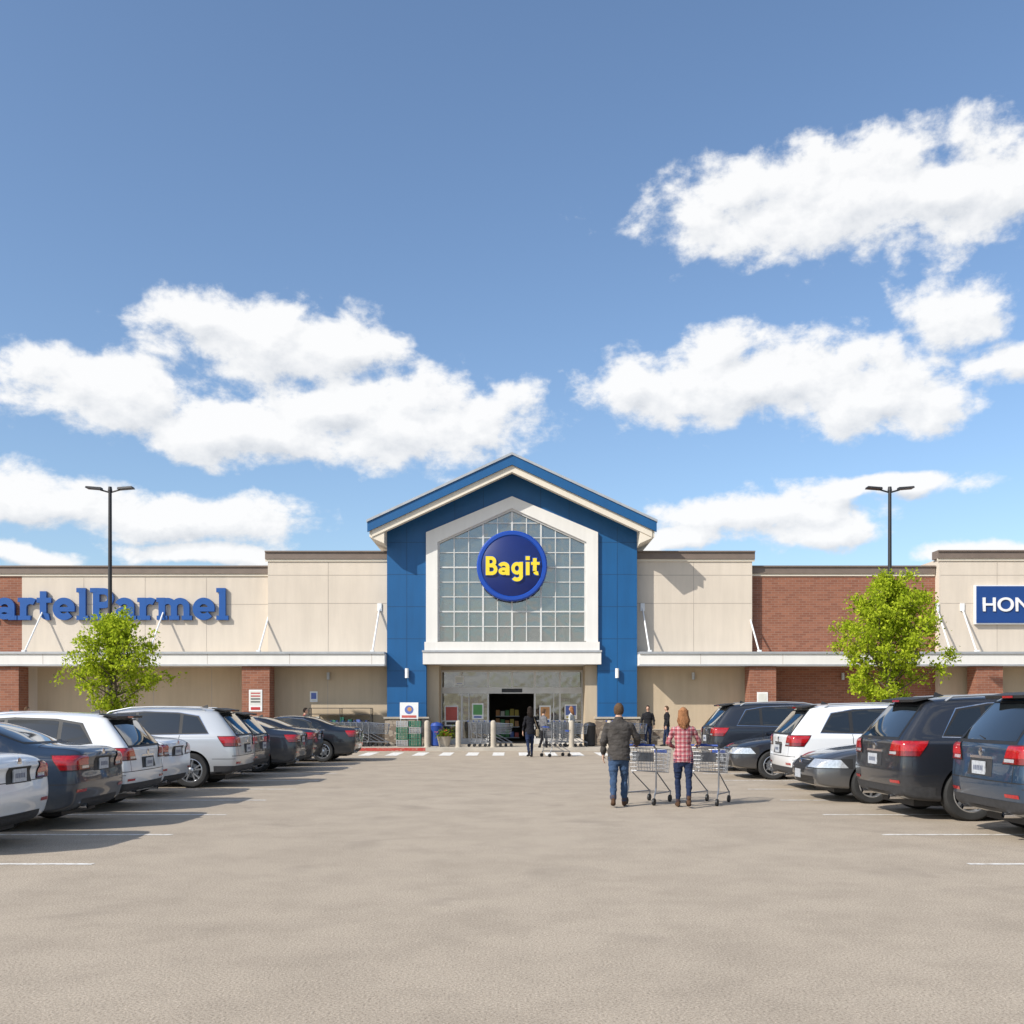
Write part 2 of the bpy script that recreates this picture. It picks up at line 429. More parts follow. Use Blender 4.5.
cop(-45,-10.4,43,7.46); cop(10.27,18.16,43,7.46); cop(28.1,45,43,7.46)
cop(-10.5,-5.27,42.6,8.03); cop(5.27,10.33,42.6,8.03); cop(18.1,28.1,42.6,8.06)
c.build('parapet_coping',B)
j=MB()
def hj(x0,x1,y,z): j.box(x0,x1,y-.003,y,z-.013,z+.013,'joint')
def vj(x,y,z0,z1): j.box(x-.010,x+.010,y-.004,y,z0,z1,'joint')
for (x0,x1,y,zt) in((-21.05,-10.5,43,7.3),(-10.39,-5.27,42.6,7.9),(5.27,10.2,42.6,7.9),(18.25,27.9,42.6,7.9)):
    hj(x0,x1,y,6.15)
    if zt>7.5: hj(x0,x1,y,zt-.55)
    n=max(2,round((x1-x0)/2.6))
    for i in range(1,n): vj(x0+(x1-x0)*i/n,y,4.1,zt-.0)
j.build('stucco_joints',B)
# canopy
k=MB()
for x0,x1 in((-45,-5.27),(5.27,45)):
    k.box(x0,x1,41.35,42.58,3.46,3.93,'white'); k.box(x0,x1,41.29,42.58,3.93,4.02,'metal'); k.box(x0,x1,41.31,41.35,3.43,3.50,'metal')
k.box(-45,-10.42,42.58,43,3.46,3.93,'white'); k.box(10.25,18.18,42.58,43,3.46,3.93,'white'); k.box(28.1,45,42.58,43,3.46,3.93,'white')
for i in range(-12,13):
    X=i*3.4+1.
    if abs(X)>5.5: k.box(X-.008,X+.008,41.346,41.35,3.5,3.93,'joint')
k.build('canopy',B)
k=MB()
for px,py in((23,43),(148,43),(258,43),(372,42.6),(650,42.6),(760,43),(952,42.6),(978,42.6),(-130,43),(1130,43)):
    X=(px-512)*.0415; dx=.28 if px<512 else -.28
    k.tube((X,41.6,4.0),(X+dx*.6,py-.02,5.95),.035,.035,'signwhite',8); k.box(X+dx*.6-.09,X+dx*.6+.09,py-.05,py,5.82,6.15,'signwhite'); k.box(X-.07,X+.07,41.5,41.7,4.02,4.1,'signwhite')
k.build('canopy_tie_rods',B,True)
k=MB()
for x0,x1 in((-11.2,-10.05),(9.85,10.95),(19.25,20.35),(-21.3,-20.45),(-31,-30),(29.5,30.6)):
    k.box(x0,x1,41.45,42.3,.1,3.425,'brick'); k.box(x0-.04,x1+.04,41.41,42.34,.11,.3,'conc')
k.build('brick_columns',B)
# gable front
g=MB()
for s in(-1,1):
    g.prism([(s*5.25,.1),(s*3.6,.1),(s*3.6,9.04),(0,10.55),(0,11.55),(s*5.25,9.15)],42,42.4,'blue')
    g.box(s*4.86,s*5.25,42.4,52,.1,9.0,'blue')
g.build('gable_wall_blue',B)
g=MB()
for s in(-1,1):
    for z in(1.9,3.25,4.6,5.95,7.3,8.65): g.box(s*3.62,s*5.25,41.996,42,z-.012,z+.012,'bluejoint')
    g.box(s*4.42-.01,s*4.42+.01,41.995,42,1.3,9.3,'bluejoint')
    for x in(1.2,2.4): 
        zz=9.04+(3.6-x)/3.6*1.51
        g.box(s*x-.01,s*x+.01,41.995,42,zz+.03,zz+.95,'bluejoint')
g.build('panel_joints',B)
g=MB()
for s in(-1,1):
    g.prism([(s*3.6,4.46),(s*3.12,4.46),(s*3.12,8.64),(0,10.06),(0,10.56),(s*3.6,9.05)],41.86,42.3,'white')
    g.prism([(s*3.12,4.5),(s*3.04,4.5),(s*3.04,8.60),(0,9.97),(0,10.06),(s*3.12,8.64)],41.95,42.3,'alum')
g.box(-3.66,3.66,41.80,42.3,4.08,4.459,'white'); g.box(-3.72,3.72,41.70,44.0,3.52,4.079,'white'); g.box(-3.75,3.75,41.66,41.8,4.02,4.10,'metal')
g.build('gable_frame_white',B)
g=MB()
def ztop(x): return 9.97-abs(x)/3.04*1.37
N=10
for i in range(1,N):
    x=-3.04+6.08*i/N; q=.036 if i in(3,5,7) else .019; g.box(x-q,x+q,42.0,42.12,4.5,ztop(x),'mull')
nr=9
for r in range(1,nr):
    z=4.5+ r*.62
    if z<8.6: xx=3.04
    else: xx=3.04*(9.97-z)/1.37
    if xx>.2: g.box(-xx,xx,42.005,42.115,z-(.030 if r in(2,5) else .018),z+(.030 if r in(2,5) else .018),'mull')
g.build('gable_mullions',B)
g=MB(); g.prism([(-3.1,4.45),(3.1,4.45),(3.1,8.6),(0,10.0),(-3.1,8.6)],42.06,42.07,'gable'); g.build('gable_window_glass',B)
g=MB(); g.box(-4.8,4.8,45.5,45.6,4.1,10.2,'intl'); g.box(-4.8,4.8,42.4,45.5,3.9,4.08,'intl')
for a in(-1,1):
    for q in range(6):
        t0=q/6*math.pi*.9;t1=(q+1)/6*math.pi*.9
        for r in(1.1,1.35):
            g.tube((a*1.3+r*math.cos(t0),43.2,4.5+r*math.sin(t0)),(a*1.3+r*math.cos(t1),43.2,4.5+r*math.sin(t1)),.06,.06,'dark',6)
    g.tube((a*4,43.4,4.6),(a*.2,43.4,6.3),.07,.07,'signwhite',6); g.tube((a*.3,43.6,4.3),(a*3,43.6,6.4),.06,.06,'dark',6)
    g.tube((a*2.2,43,4.2),(a*2.2,43,9),.08,.08,'metal',6)
g.tube((-3.4,43.3,6.5),(3.4,43.3,6.5),.09,.09,'dark',6); g.tube((-3.4,43.3,8.2),(3.4,43.3,8.2),.09,.09,'dark',6)
g.build('gable_interior',B)
# roof
g=MB()
sl=(12.15-9.38)/5.97
def rz(x,dz=0): return 12.15-abs(x)*sl+dz
y0,y1=40.9,60
for s in(-1,1):
    g.prism([(0,12.15),(s*5.95,rz(5.95)),(s*5.95,rz(5.95)-.10),(0,12.05)],y0-.05,y1,'metal')
    g.prism([(0,12.048),(s*5.92,rz(5.92)-.102),(s*5.92,rz(5.92)-.50),(0,11.65)],y0,y0+.12,'blue')
    g.prism([(0,12.048),(s*5.9,rz(5.9)-.102),(s*5.9,rz(5.9)-.42),(0,11.73)],y0+.12,y1,'cream')
    g.prism([(0,11.65),(s*5.75,rz(5.75)-.50),(s*5.75,rz(5.75)-.78),(0,11.37)],y0+.10,y0+.4,'cream')
    g.prism([(s*5.25,9.12),(s*5.85,9.0),(s*5.85,8.72),(s*5.25,8.45)],y0+.14,y1,'cream')
g.build('gable_roof',B)
g=MB()
for s in(-1,1):
    g.box(s*3.52,s*5.33,41.9,42.5,.11,1.24,'stone'); g.box(s*3.48,s*5.38,41.85,42.52,1.24,1.32,'conc')
g.build('stone_base',B)
# entry recess
g=MB()
for s in(-1,1):
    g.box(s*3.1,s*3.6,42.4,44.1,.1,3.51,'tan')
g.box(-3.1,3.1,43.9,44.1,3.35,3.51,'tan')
Y=43.9
for x0,x1 in((-3.1,-2.2),(-2.2,-1.05),(-1.05,0),(0,1.0),(1.0,2.1),(2.1,3.1)):
    g.box(x0-.04,x0+.04,Y-.06,Y+.06,.12,3.35,'alum') if abs(x0)>.01 else g.box(x0-.03,x0+.03,Y-.06,Y+.06,2.6,3.35,'alum')
g.box(3.04,3.1,Y-.06,Y+.06,.12,3.35,'alum')
g.box(-3.06,3.06,Y-.08,Y+.08,2.33,2.60,'alum'); g.box(-3.06,3.06,Y-.065,Y+.065,3.27,3.35,'alum')
g.box(-3.06,-1.09,Y-.05,Y+.05,.12,.36,'alum'); g.box(1.04,3.04,Y-.05,Y+.05,.12,.36,'alum')
g.box(-3.06,-1.09,Y-.05,Y+.05,1.1,1.16,'alum'); g.box(1.04,3.04,Y-.05,Y+.05,1.1,1.16,'alum')
g.box(-1.9,-1.86,Y-.2,Y-.12,.12,2.33,'alum'); g.box(1.8,1.84,Y-.2,Y-.12,.12,2.33,'alum')
g.box(-.45,.45,Y-.09,Y-.08,2.38,2.54,'dark')
g.build('entrance_frames',B)
g=MB(); g.box(-3.06,-1.09,Y,Y+.01,.36,2.33,'door'); g.box(1.04,3.04,Y,Y+.01,.36,2.33,'door'); g.box(-3.06,3.04,Y,Y+.01,2.6,3.27,'door'); g.build('entrance_glass',B)
g=MB(); 
g.box(-4.8,4.8,51.8,51.9,.1,3.9,'int'); g.box(-4.85,-4.8,44.1,51.8,.1,3.9,'int'); g.box(4.8,4.85,44.1,51.8,.1,3.9,'int'); g.box(-4.8,4.8,44.1,51.8,3.6,3.7,'int')
g.box(-4.8,-3.1,44.05,44.1,.1,3.6,'int'); g.box(3.1,4.8,44.05,44.1,.1,3.6,'int')
rr=random.Random(3)
pc=[pbr('goods_%d'%i,cc,.6) for i,cc in enumerate([(.5,.1,.08),(.5,.4,.08),(.1,.3,.1),(.1,.15,.4),(.6,.6,.55),(.5,.25,.1)])]
for sx,sy in((-3.6,46),(-2.2,46),(1.6,46),(3.0,46),(-.75,46.6)):
    for lv in range(4 if sy==46 else 3):
        g.box(sx,sx+1.1,sy,sy+.5,.3+lv*.5,.33+lv*.5,'metal')
        for q in range(5): g.box(sx+q*.22,sx+q*.22+.18,sy,sy+.3,.335+lv*.5,.335+lv*.5+rr.uniform(.2,.38),rr.choice(pc))
g.build('store_interior',B)
g=MB()
def poster(x0,x1,z0,z1,y,c1,c2):
    g.box(x0,x1,y-.012,y,z0,z1,'signwhite'); g.box(x0+.05,x1-.05,y-.016,y-.012,z0+.28*(z1-z0),z1-.06,c1); g.box(x0+.08,x1-.08,y-.016,y-.012,z0+.06,z0+.2*(z1-z0),c2)
poster(-2.95,-2.35,.9,1.8,43.82,pc[0],'dark'); poster(-1.75,-1.25,1.2,1.9,43.82,pc[2],pc[3]); poster(1.2,1.7,1.0,1.8,43.82,pc[5],'dark'); poster(2.3,2.85,1.2,1.85,43.82,pc[3],pc[1])
poster(-10.9,-10.35,1.55,2.45,41.44,pc[4],'red'); poster(-8.6,-8.28,1.95,2.4,42.58,pc[3],pc[4])
poster(10.15,10.6,1.7,2.35,41.44,pc[4],'dark'); poster(-2.5,-2.1,2.7,3.1,43.82,pc[4],pc[3])
for q in range(4): g.box(-10.82,-10.43,41.421,41.424,2.28-q*.12,2.33-q*.12,'red' if q<2 else 'dark')
g.build('wall_posters',B)
g=MB()
for s in(-1,1):
    X=s*4.4; g.tube((X,41.86,2.95),(X,41.86,3.35),.08,.08,'signwhite',12); g.box(X-.05,X+.05,41.9,42,3.05,3.2,'metal')
for X in(-16.5,-7.8,7.7,14.2,24): g.tube((X,42.45 if abs(X)<10 or X>20 else 42.9,2.9),(X,42.45 if abs(X)<10 or X>20 else 42.9,3.2),.07,.07,'metal',10)
g.build('wall_sconces',B,True)

# ------------------------------------------------------------------ signs
S=empty('round_store_sign',(0,0,0))
g=MB(); cc=(0,41.9,7.61)
g.lathe(cc,(0,-1,0),[(0,.0),(1.47,.0),(1.47,.25),(1.42,.29),(1.30,.29),(1.27,.25),(0.0001,.25)],'signblue',64); g.build('sign_disc',S,True)
g=MB(); g.lathe(cc,(0,-1,0),[(1.26,.252),(1.24,.265),(.0001,.265)],'signnavy',64); g.build('sign_face',S,True)
glyphs('Bagit',.535,-1.15,41.63,7.22,'signblue','sign_text_outline',S,.015,False,.17)
glyphs('Bagit',.535,-1.15,41.61,7.22,'yellow','sign_text',S,.05,False,.02)
S=empty('blue_letter_sign',(0,0,0))
sc=.925; tot=sum(GL(ch,True)[0]+.02 for ch in 'MartelParmel')*sc
glyphs('MartelParmel',sc,-12.12-tot,42.98,5.48,'letterblue','sign_text',S,.14,True,.03,.02)
S=empty('blue_panel_sign',(0,0,0))
g=MB(); g.box(19.70,23.6,42.40,42.55,5.30,6.86,'panelblue'); g.box(19.65,23.65,42.43,42.58,5.25,6.91,'signwhite'); g.build('sign_panel',S)
text('HONEY',3.05,19.95,42.39,5.78,'signwhite','sign_text',S,.04,.014,.60)

# ------------------------------------------------------------------ street lamps
def lamp(x,y,h):
    P=empty('street_lamp',(x,y,0)); g=MB()
    g.tube((0,0,0),(0,0,.75),.28,.28,'conc',20); g.box(-.16,.16,-.16,.16,.75,.8,'dark')
    g.tube((0,0,.8),(0,0,h-.1),.085,.06,'dark',14)
    for s in(-1,1):
        g.tube((0,0,h-.18),(s*.35,0,h-.08),.03,.03,'dark',8)
        vs=[(s*.3,-.14,h-.08),(s*.3,.14,h-.08),(s*.84,.17,h-.03),(s*.84,-.17,h-.03),(s*.3,-.1,h-.0),(s*.3,.1,h-.0),(s*.82,.14,h+.03),(s*.82,-.14,h+.03)]
        g.add(vs,[(0,1,2,3),(7,6,5,4),(0,4,5,1),(1,5,6,2),(2,6,7,3),(3,7,4,0)],'dark')
    g.tube((0,0,h-.12),(0,0,h+.03),.08,.06,'dark',12)
    g.build('lamp_pole',P,True)
lamp(-14.47,36,9.62); lamp(13.6,36,9.62)

# ------------------------------------------------------------------ trees
def tree(x,y,h,zb_,wd,seed,nleaf,NB):
    rd=random.Random(seed); P=empty('tree',(x,y,0)); g=MB(); tips=[]
    def env(z):
        t=(z-zb_)/(h-zb_)
        if t<0 or t>1: return 0.05
        return wd/2*((t/.18)**.5 if t<.18 else (1-((t-.18)/.82)**1.35))
    p=Vector((0,0,0)); pts=[p.copy()]
    n=10
    for i in range(n):
        p=p+Vector((rd.uniform(-.05,.05),rd.uniform(-.05,.05),h*.93/n)); pts.append(p.copy())
    for i in range(n):
        r0=.075*(1-i/n)+.012; r1=.075*(1-(i+1)/n)+.012
        g.tube(pts[i],pts[i+1],r0,r1,'bark',8,False)
    for b in range(NB):
        z=zb_-.25+(h*.95-zb_)*(b/NB)**.95
        k=min(n-1,int(z/(h*.93)*n)); base=pts[k].lerp(pts[k+1],max(0,min(1,z/(h*.93)*n-k)))
        a=b*2.4+rd.uniform(-.5,.5); L=env(z+.3)*rd.choice((.6,.85,1.,1.1,1.2))
        up=rd.uniform(.25,.8)
        q=base.copy(); d=Vector((math.cos(a),math.sin(a),up)).normalized()
        L=max(.3,L)
        segs=5
        for s in range(segs):
            d2=(d+Vector((rd.uniform(-.25,.25),rd.uniform(-.25,.25),.08))).normalized()
            q2=q+d2*L/segs*1.08
            g.tube(q,q2,.024*(1-s/segs)+.004,.024*(1-(s+1)/segs)+.004,'bark',5,False)
            if s>=1 or L<.6:
                for t in range(3):
                    e=q2+Vector((rd.gauss(0,.18),rd.gauss(0,.18),rd.gauss(.08,.16)))
                    g.tube(q2,e,.007,.003,'bark',4,False); tips.append((e,rd.choice((.35,1,1,1.5))))
            q=q2
    g.build('trunk',P,True)
    wts=[t[1] for t in tips]; tt=[t[0] for t in tips]
    lf=MB(); li=lf.mi('leaf'); ld=lf.mi('leafd')
    vs=[];fs=[];ms=[]
    for t in rd.choices(tt,wts,k=nleaf):
        sg=.11
        c=t+Vector((rd.gauss(0,sg),rd.gauss(0,sg),rd.gauss(0,sg*.9)))
        s=rd.uniform(.032,.060)
        a=Vector((rd.gauss(0,1),rd.gauss(0,1),rd.gauss(0,1))).normalized(); b=a.orthogonal().normalized()
        b=(b*math.cos(rd.random()*6.28)+a.cross(b)*math.sin(rd.random()*6.28))
        k=len(vs); vs+=[c-a*s*1.3,c+b*s*.7,c+a*s*1.3,c-b*s*.7]; fs.append((k,k+1,k+2,k+3))
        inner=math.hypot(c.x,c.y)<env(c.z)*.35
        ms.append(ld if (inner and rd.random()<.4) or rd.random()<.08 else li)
    lf.v=[tuple(v) for v in vs]; lf.f=fs; lf.m=ms
    lf.build('foliage',P)
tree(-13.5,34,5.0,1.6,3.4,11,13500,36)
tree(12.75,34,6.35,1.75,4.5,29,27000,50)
def island(x,y):
    P=empty('planter_island',(x,y,0)); g=MB()
    g.box(-2.4,2.4,-1.3,1.3,0,.13,'curb'); g.box(-2.25,2.25,-1.15,1.15,.13,.15,'mulch'); bevel(g.build('kerb',P),.03)
island(-13.9,34.8); island(13.1,34.8)

# ------------------------------------------------------------------ vehicles
def poly_planes(poly,ax):
    cx=sum(p[0] for p in poly)/len(poly); cz=sum(p[1] for p in poly)/len(poly); out=[]
    for i in range(len(poly)):
        a=poly[i]; b=poly[(i+1)%len(poly)]; dx,dz=b[0]-a[0],b[1]-a[1]; nx,nz=dz,-dx
        if (a[0]-cx)*nx+(a[1]-cz)*nz<0: nx,nz=-nx,-nz
        if ax=='xz': out.append((Vector((a[0],0,a[1])),Vector((nx,0,nz))))
        else: out.append((Vector((0,a[0],a[1])),Vector((0,nx,nz))))
    return out
def X_(lo=None,hi=None):
    o=[]
    if lo is not None: o.append((Vector((lo,0,0)),Vector((-1,0,0))))
    if hi is not None: o.append((Vector((hi,0,0)),Vector((1,0,0))))
    return o
def Y_(lo=None,hi=None):
    o=[]
    if lo is not None: o.append((Vector((0,lo,0)),Vector((0,-1,0))))
    if hi is not None: o.append((Vector((0,hi,0)),Vector((0,1,0))))
    return o
def Z_(lo=None,hi=None):
    o=[]
    if lo is not None: o.append((Vector((0,0,lo)),Vector((0,0,-1))))
    if hi is not None: o.append((Vector((0,0,hi)),Vector((0,0,1))))
    return o

SUV=[(0.00,0.50,.36,.80,1.02,1.60,.60),(0.07,0.53,.30,.895,1.03,1.645,.66),(0.30,0.72,.24,.925,1.04,1.675,.68),
 (1.00,1.15,.22,.93,1.04,1.70,.69),(1.80,1.80,.22,.93,1.03,1.71,.70),(2.55,2.40,.22,.93,1.02,1.69,.69),
 (3.05,2.72,.22,.93,1.01,1.645,.66),(3.35,3.12,.22,.93,1.00,1.37,.69),(3.58,3.50,.22,.93,.98,1.10,.76),
 (3.75,3.68,.22,.925,.97,1.06,.76),(4.20,4.20,.23,.90,.92,1.01,.70),(4.52,4.50,.26,.86,.82,.92,.64),
 (4.66,4.62,.32,.79,.68,.80,.55),(4.70,4.66,.38,.70,.62,.73,.50)]
SED=[(0.00,0.06,.38,.76,.90,1.02,.60),(0.05,0.10,.30,.86,.92,1.07,.66),(0.25,0.25,.22,.90,.93,1.10,.68),
 (0.60,0.62,.20,.91,.94,1.115,.68),(0.80,0.95,.20,.91,.945,1.21,.64),(1.15,1.30,.20,.91,.945,1.36,.60),
 (1.60,1.70,.20,.91,.94,1.44,.60),(2.20,2.20,.20,.91,.93,1.465,.61),(2.75,2.62,.20,.91,.92,1.43,.60),
 (3.20,3.05,.20,.91,.91,1.24,.62),(3.50,3.48,.20,.91,.90,1.02,.72),(3.65,3.65,.20,.91,.89,.985,.72),
 (4.2,4.2,.21,.88,.84,.93,.68),(4.6,4.6,.24,.81,.73,.83,.58),(4.76,4.74,.30,.73,.62,.72,.50),(4.80,4.78,.36,.66,.56,.66,.46)]
def car_template(kind):
    sed=kind=='sedan'
    S=SED if sed else SUV
    zs,xs=(1,1)
    if kind=='hatch': zs,xs=.925,.95
    bm=bmesh.new()
    cr=bm.edges.layers.float.new('crease_edge')
    rows=[]
    for si,(xb,xt,zb,w,be,tp,wt) in enumerate(S):
        h=be-zb; d=min(.09,.40*(tp-be))
        P=[(0,zb),(w*.80,zb),(w*.955,zb+.05),(w*1.0,zb+.40*h),(w*.985,zb+.74*h),(w*.965,be),
           (w*.90 if tp-be>.2 else max(wt,w*.90),be+min(.06,.3*(tp-be))),(wt,tp-d),(wt*.86,tp-.03 if tp-be>.2 else tp-.02),(wt*.45,tp-.006),(0,tp)]
        row=[]
        for i,(y,z) in enumerate(P):
            t=max(0,min(1,(z-be)/(tp-be)))
            x=xb+(xt-xb)*t
            if si==0 and i<3: x+=.07
            if si==0 and i==4: x+=.05
            if si==0 and i==5 : x+=.06
            if si==1 and i<3: x+=.03
            if si==len(S)-1 and i<3: x-=.06
            z2=z if z<.35 else .35+(z-.35)*zs
            row.append((x*xs,y,z2))
        rows.append(row)
    L=S[-1][0]*xs
    n=11; V=[]
    for row in rows:
        r=[bm.verts.new(p) for p in row]
        l=[None]+[bm.verts.new((p[0],-p[1],p[2])) for p in row[1:-1]]+[None]
        l[0]=r[0]; l[-1]=r[-1]; V.append((r,l))
    for a,b in zip(V[:-1],V[1:]):
        for i in range(n-1):
            bm.faces.new((a[0][i],b[0][i],b[0][i+1],a[0][i+1]))
            bm.faces.new((a[1][i],a[1][i+1],b[1][i+1],b[1][i]))
    for k,dirn in((0,-1),(-1,1)):
        r,l=V[k]
        c=[r[0]]+[bm.verts.new((r[i].co.x+dirn*(.045 if dirn<0 else .10),0,r[i].co.z)) for i in range(1,n-1)]+[r[-1]]
        for i in range(n-1):
            for side in(r,l):
                q=[side[i],side[i+1],c[i+1],c[i]]; u=[]
                for z in q:
                    if z not in u: u.append(z)
                bm.faces.new(u)
    bmesh.ops.recalc_face_normals(bm,faces=bm.faces)
    bm.edges.ensure_lookup_table()
    for a,b in zip(V[:-1],V[1:]):
        for s in(0,1):
            for i,cv in((5,.55),(2,.5),(7,.25)):
                e=bm.edges.get((a[s][i],b[s][i]))
                if e: e[cr]=cv
    me=bpy.data.meshes.new('b'); bm.to_mesh(me); bm.free()
    me.materials.append(M['black']); me.materials.append(M['black'])
    o=bpy.data.objects.new('b',me); COL.objects.link(o)
    m=o.modifiers.new('s','SUBSURF'); m.levels=3; m.render_levels=3
    if sed: ax=(1.05,3.86); RR=.335
    else: ax=(.98*xs,3.80*xs); RR=.365 if kind=='suv' else .34
    wy=.93 if not sed else .91
    g=MB(); g.mi('black'); g.mi('clad')
    for x in ax:
        for s in(-1,1): g.tube((x,s*(wy-.32),RR+.01),(x,s*(wy+.3),RR+.01),RR+.045,RR+.045,'clad',40)
    cu=g.build('cut'); cu.data.polygons.foreach_set('material_index',[1]*len(cu.data.polygons))
    bb=o.modifiers.new('b','BOOLEAN'); bb.object=cu; bb.operation='DIFFERENCE'; bb.solver='EXACT'
    me2=evalmesh(o); bpy.data.objects.remove(o); bpy.data.objects.remove(cu)
    me2.shade_smooth(); me2.set_sharp_from_angle(angle=R(40))
    src=bmesh.new(); src.from_mesh(me2)
    bmesh.ops.delete(src,geom=[f for f in src.faces if f.material_index==1],context='FACES')
    src.normal_update(); bvh=BVHTree.FromBMesh(src)
    parts={'body':(me2,'paint')}
    T={}
    def Zs(z): return z if (z<.35) else .35+(z-.35)*zs
    def patch(key,mat,planes,off=.004,cond=None,both=False):
        b=src.copy()
        for co,no in planes:
            bmesh.ops.bisect_plane(b,geom=b.verts[:]+b.edges[:]+b.faces[:],dist=1e-6,plane_co=(co.x*xs,co.y,Zs(co.z)),plane_no=(no.x/xs,no.y,no.z/zs),clear_outer=True)
        if cond:
            bad=[f for f in b.faces if not cond(f.calc_center_median(),f.normal)]
            bmesh.ops.delete(b,geom=bad,context='FACES')
        lo=[v for v in b.verts if not v.link_faces]
        bmesh.ops.delete(b,geom=lo,context='VERTS')
        b.normal_update()
        for v in b.verts: v.co+=v.normal*off
        b.verts.index_update()
        vs=[v.co.copy() for v in b.verts]; fs=[tuple(v.index for v in f.verts) for f in b.faces]
        b.free()
        g=T.setdefault(key,MB())
        g.add(vs,fs,mat)
        if both: g.add([(v.x,-v.y,v.z) for v in vs],[f[::-1] for f in fs],mat)
    def hitx(y,z,front=False):
        h=bvh.ray_cast(Vector((9 if front else -3,y,z)),Vector((-1 if front else 1,0,0)))
        return h[0].x if h[0] else (L if front else 0)
    def hity(x,z):
        h=bvh.ray_cast(Vector((x,3,z)),Vector((0,-1,0))); return h[0].y if h[0] else .9
    def hitz(x,y):
        h=bvh.ray_cast(Vector((x,y,4)),Vector((0,0,-1))); return h[0].z if h[0] else 1.
    side=lambda c,n:(n.y>.3 and c.y>.3)
    if sed:
        dlo=[(1.00,1.005),(1.22,1.17),(1.72,1.335),(2.2,1.372),(2.55,1.365),(2.98,1.20),(3.36,.985)]
        cuts=[(None,1.42),(1.47,2.26),(2.32,None)]; doors=(1.44,2.29,3.25); bz=.93
    else:
        dlo=[(.62,1.13),(.86,1.50),(1.3,1.575),(2.0,1.60),(2.58,1.565),(3.0,1.36),(3.40,1.075)]
        cuts=[(None,1.18),(1.25,2.12),(2.18,None)]; doors=(1.22,2.15,3.2); bz=1.02
    cx=sum(p[0] for p in dlo)/len(dlo); cz=sum(p[1] for p in dlo)/len(dlo)
    inn=[(p[0]+(.035 if p[0]<cx else -.035)*(1 if abs(p[0]-cx)>.6 else 0),p[1]+(.022 if p[1]<cz else -.022)) for p in dlo]
    patch('window_trim','chrome' if kind!='hatch' else 'black',poly_planes([(p[0]+(-.012 if p[0]<cx else .012),p[1]+(-.012 if p[1]<cz else .012)) for p in dlo],'xz')+Y_(.3),.0025,side,True)
    patch('window_trim','black',poly_planes(dlo,'xz')+Y_(.3),.004,side,True)
    for lo,hi in cuts: patch('side_windows','cglass',poly_planes(inn,'xz')+X_(lo,hi)+Y_(.3),.006,side,True)
    if sed:
        patch('rear_window','black',poly_planes([(-.60,1.125),(.60,1.125),(.52,1.415),(-.52,1.415)],'yz')+X_(.55,1.75),.003,lambda c,n:n.x<-.12)
        patch('rear_window','cglass',poly_planes([(-.57,1.145),(.57,1.145),(.49,1.40),(-.49,1.40)],'yz')+X_(.55,1.75),.005,lambda c,n:n.x<-.12)
        patch('windshield','black',poly_planes([(-.68,1.0),(.68,1.0),(.56,1.415),(-.56,1.415)],'yz')+X_(2.5,3.7),.003,lambda c,n:n.x>.15)
        patch('windshield','cglass',poly_planes([(-.65,1.03),(.65,1.03),(.53,1.395),(-.53,1.395)],'yz')+X_(2.5,3.6),.005,lambda c,n:n.x>.15)
        tz0,tz1,ty,tx=.79,.975,.44,.36
    else:
        patch('rear_window','black',poly_planes([(-.70,1.08),(.70,1.08),(.58,1.565),(-.58,1.565)],'yz')+X_(None,.8),.003,lambda c,n:n.x<-.3)
        patch('rear_window','cglass',poly_planes([(-.66,1.115),(.66,1.115),(.545,1.54),(-.545,1.54)],'yz')+X_(None,.8),.005,lambda c,n:n.x<-.3)
        patch('windshield','black',poly_planes([(-.74,1.08),(.74,1.08),(.62,1.60),(-.62,1.60)],'yz')+X_(2.5,3.7),.003,lambda c,n:n.x>.15)
        patch('windshield','cglass',poly_planes([(-.71,1.11),(.71,1.11),(.585,1.575),(-.585,1.575)],'yz')+X_(2.5,3.7),.005,lambda c,n:n.x>.15)
        tz0,tz1,ty,tx=.87,1.07,.50,.42
        g=T.setdefault('spoiler',MB())
        z=hitz(.62*xs,0)
        g.add([(.34*xs,-.56,z-.06),(.34*xs,.56,z-.06),(.62*xs,.60,z-.0),(.62*xs,-.60,z-.0),(.33*xs,-.56,z-.025),(.33*xs,.56,z-.025),(.62*xs,.60,z+.018),(.62*xs,-.60,z+.018)],
              [(3,2,1,0),(4,5,6,7),(0,1,5,4),(1,2,6,5),(2,3,7,6),(3,0,4,7)],'black')
        g.add([(.325*xs,-.12,z-.055),(.325*xs,.12,z-.055),(.325*xs,.12,z-.03),(.325*xs,-.12,z-.03)],[(0,1,2,3)],'tail')
    tl=[(Vector((0,ty,tz0)),Vector((0,-1,.45))),(Vector((tx,0,tz1)),Vector((1,0,-.7)))]
    patch('tail_lights','black',Z_(tz0-.012,tz1+.012)+X_(None,tx+.02)+[(Vector((0,ty-.015,tz0)),Vector((0,-1,.45))),(Vector((tx+.015,0,tz1)),Vector((1,0,-.7)))],.004,None,True)
    patch('tail_lights','taild',Z_(tz0,tz1)+X_(None,tx)+tl,.011,None,True)
    patch('tail_lights','tail',Z_(tz0+.065,tz1-.012)+X_(None,tx-.02)+tl,.014,None,True)
    patch('tail_lights','lens',Z_(tz0+.015,tz0+.052)+X_(None,.14)+Y_(ty+.03,ty+.22),.015,None,True)
    def seam(pl,cond=None,both=True,off=.0015): patch('shut_lines','black',pl,off,cond,both)
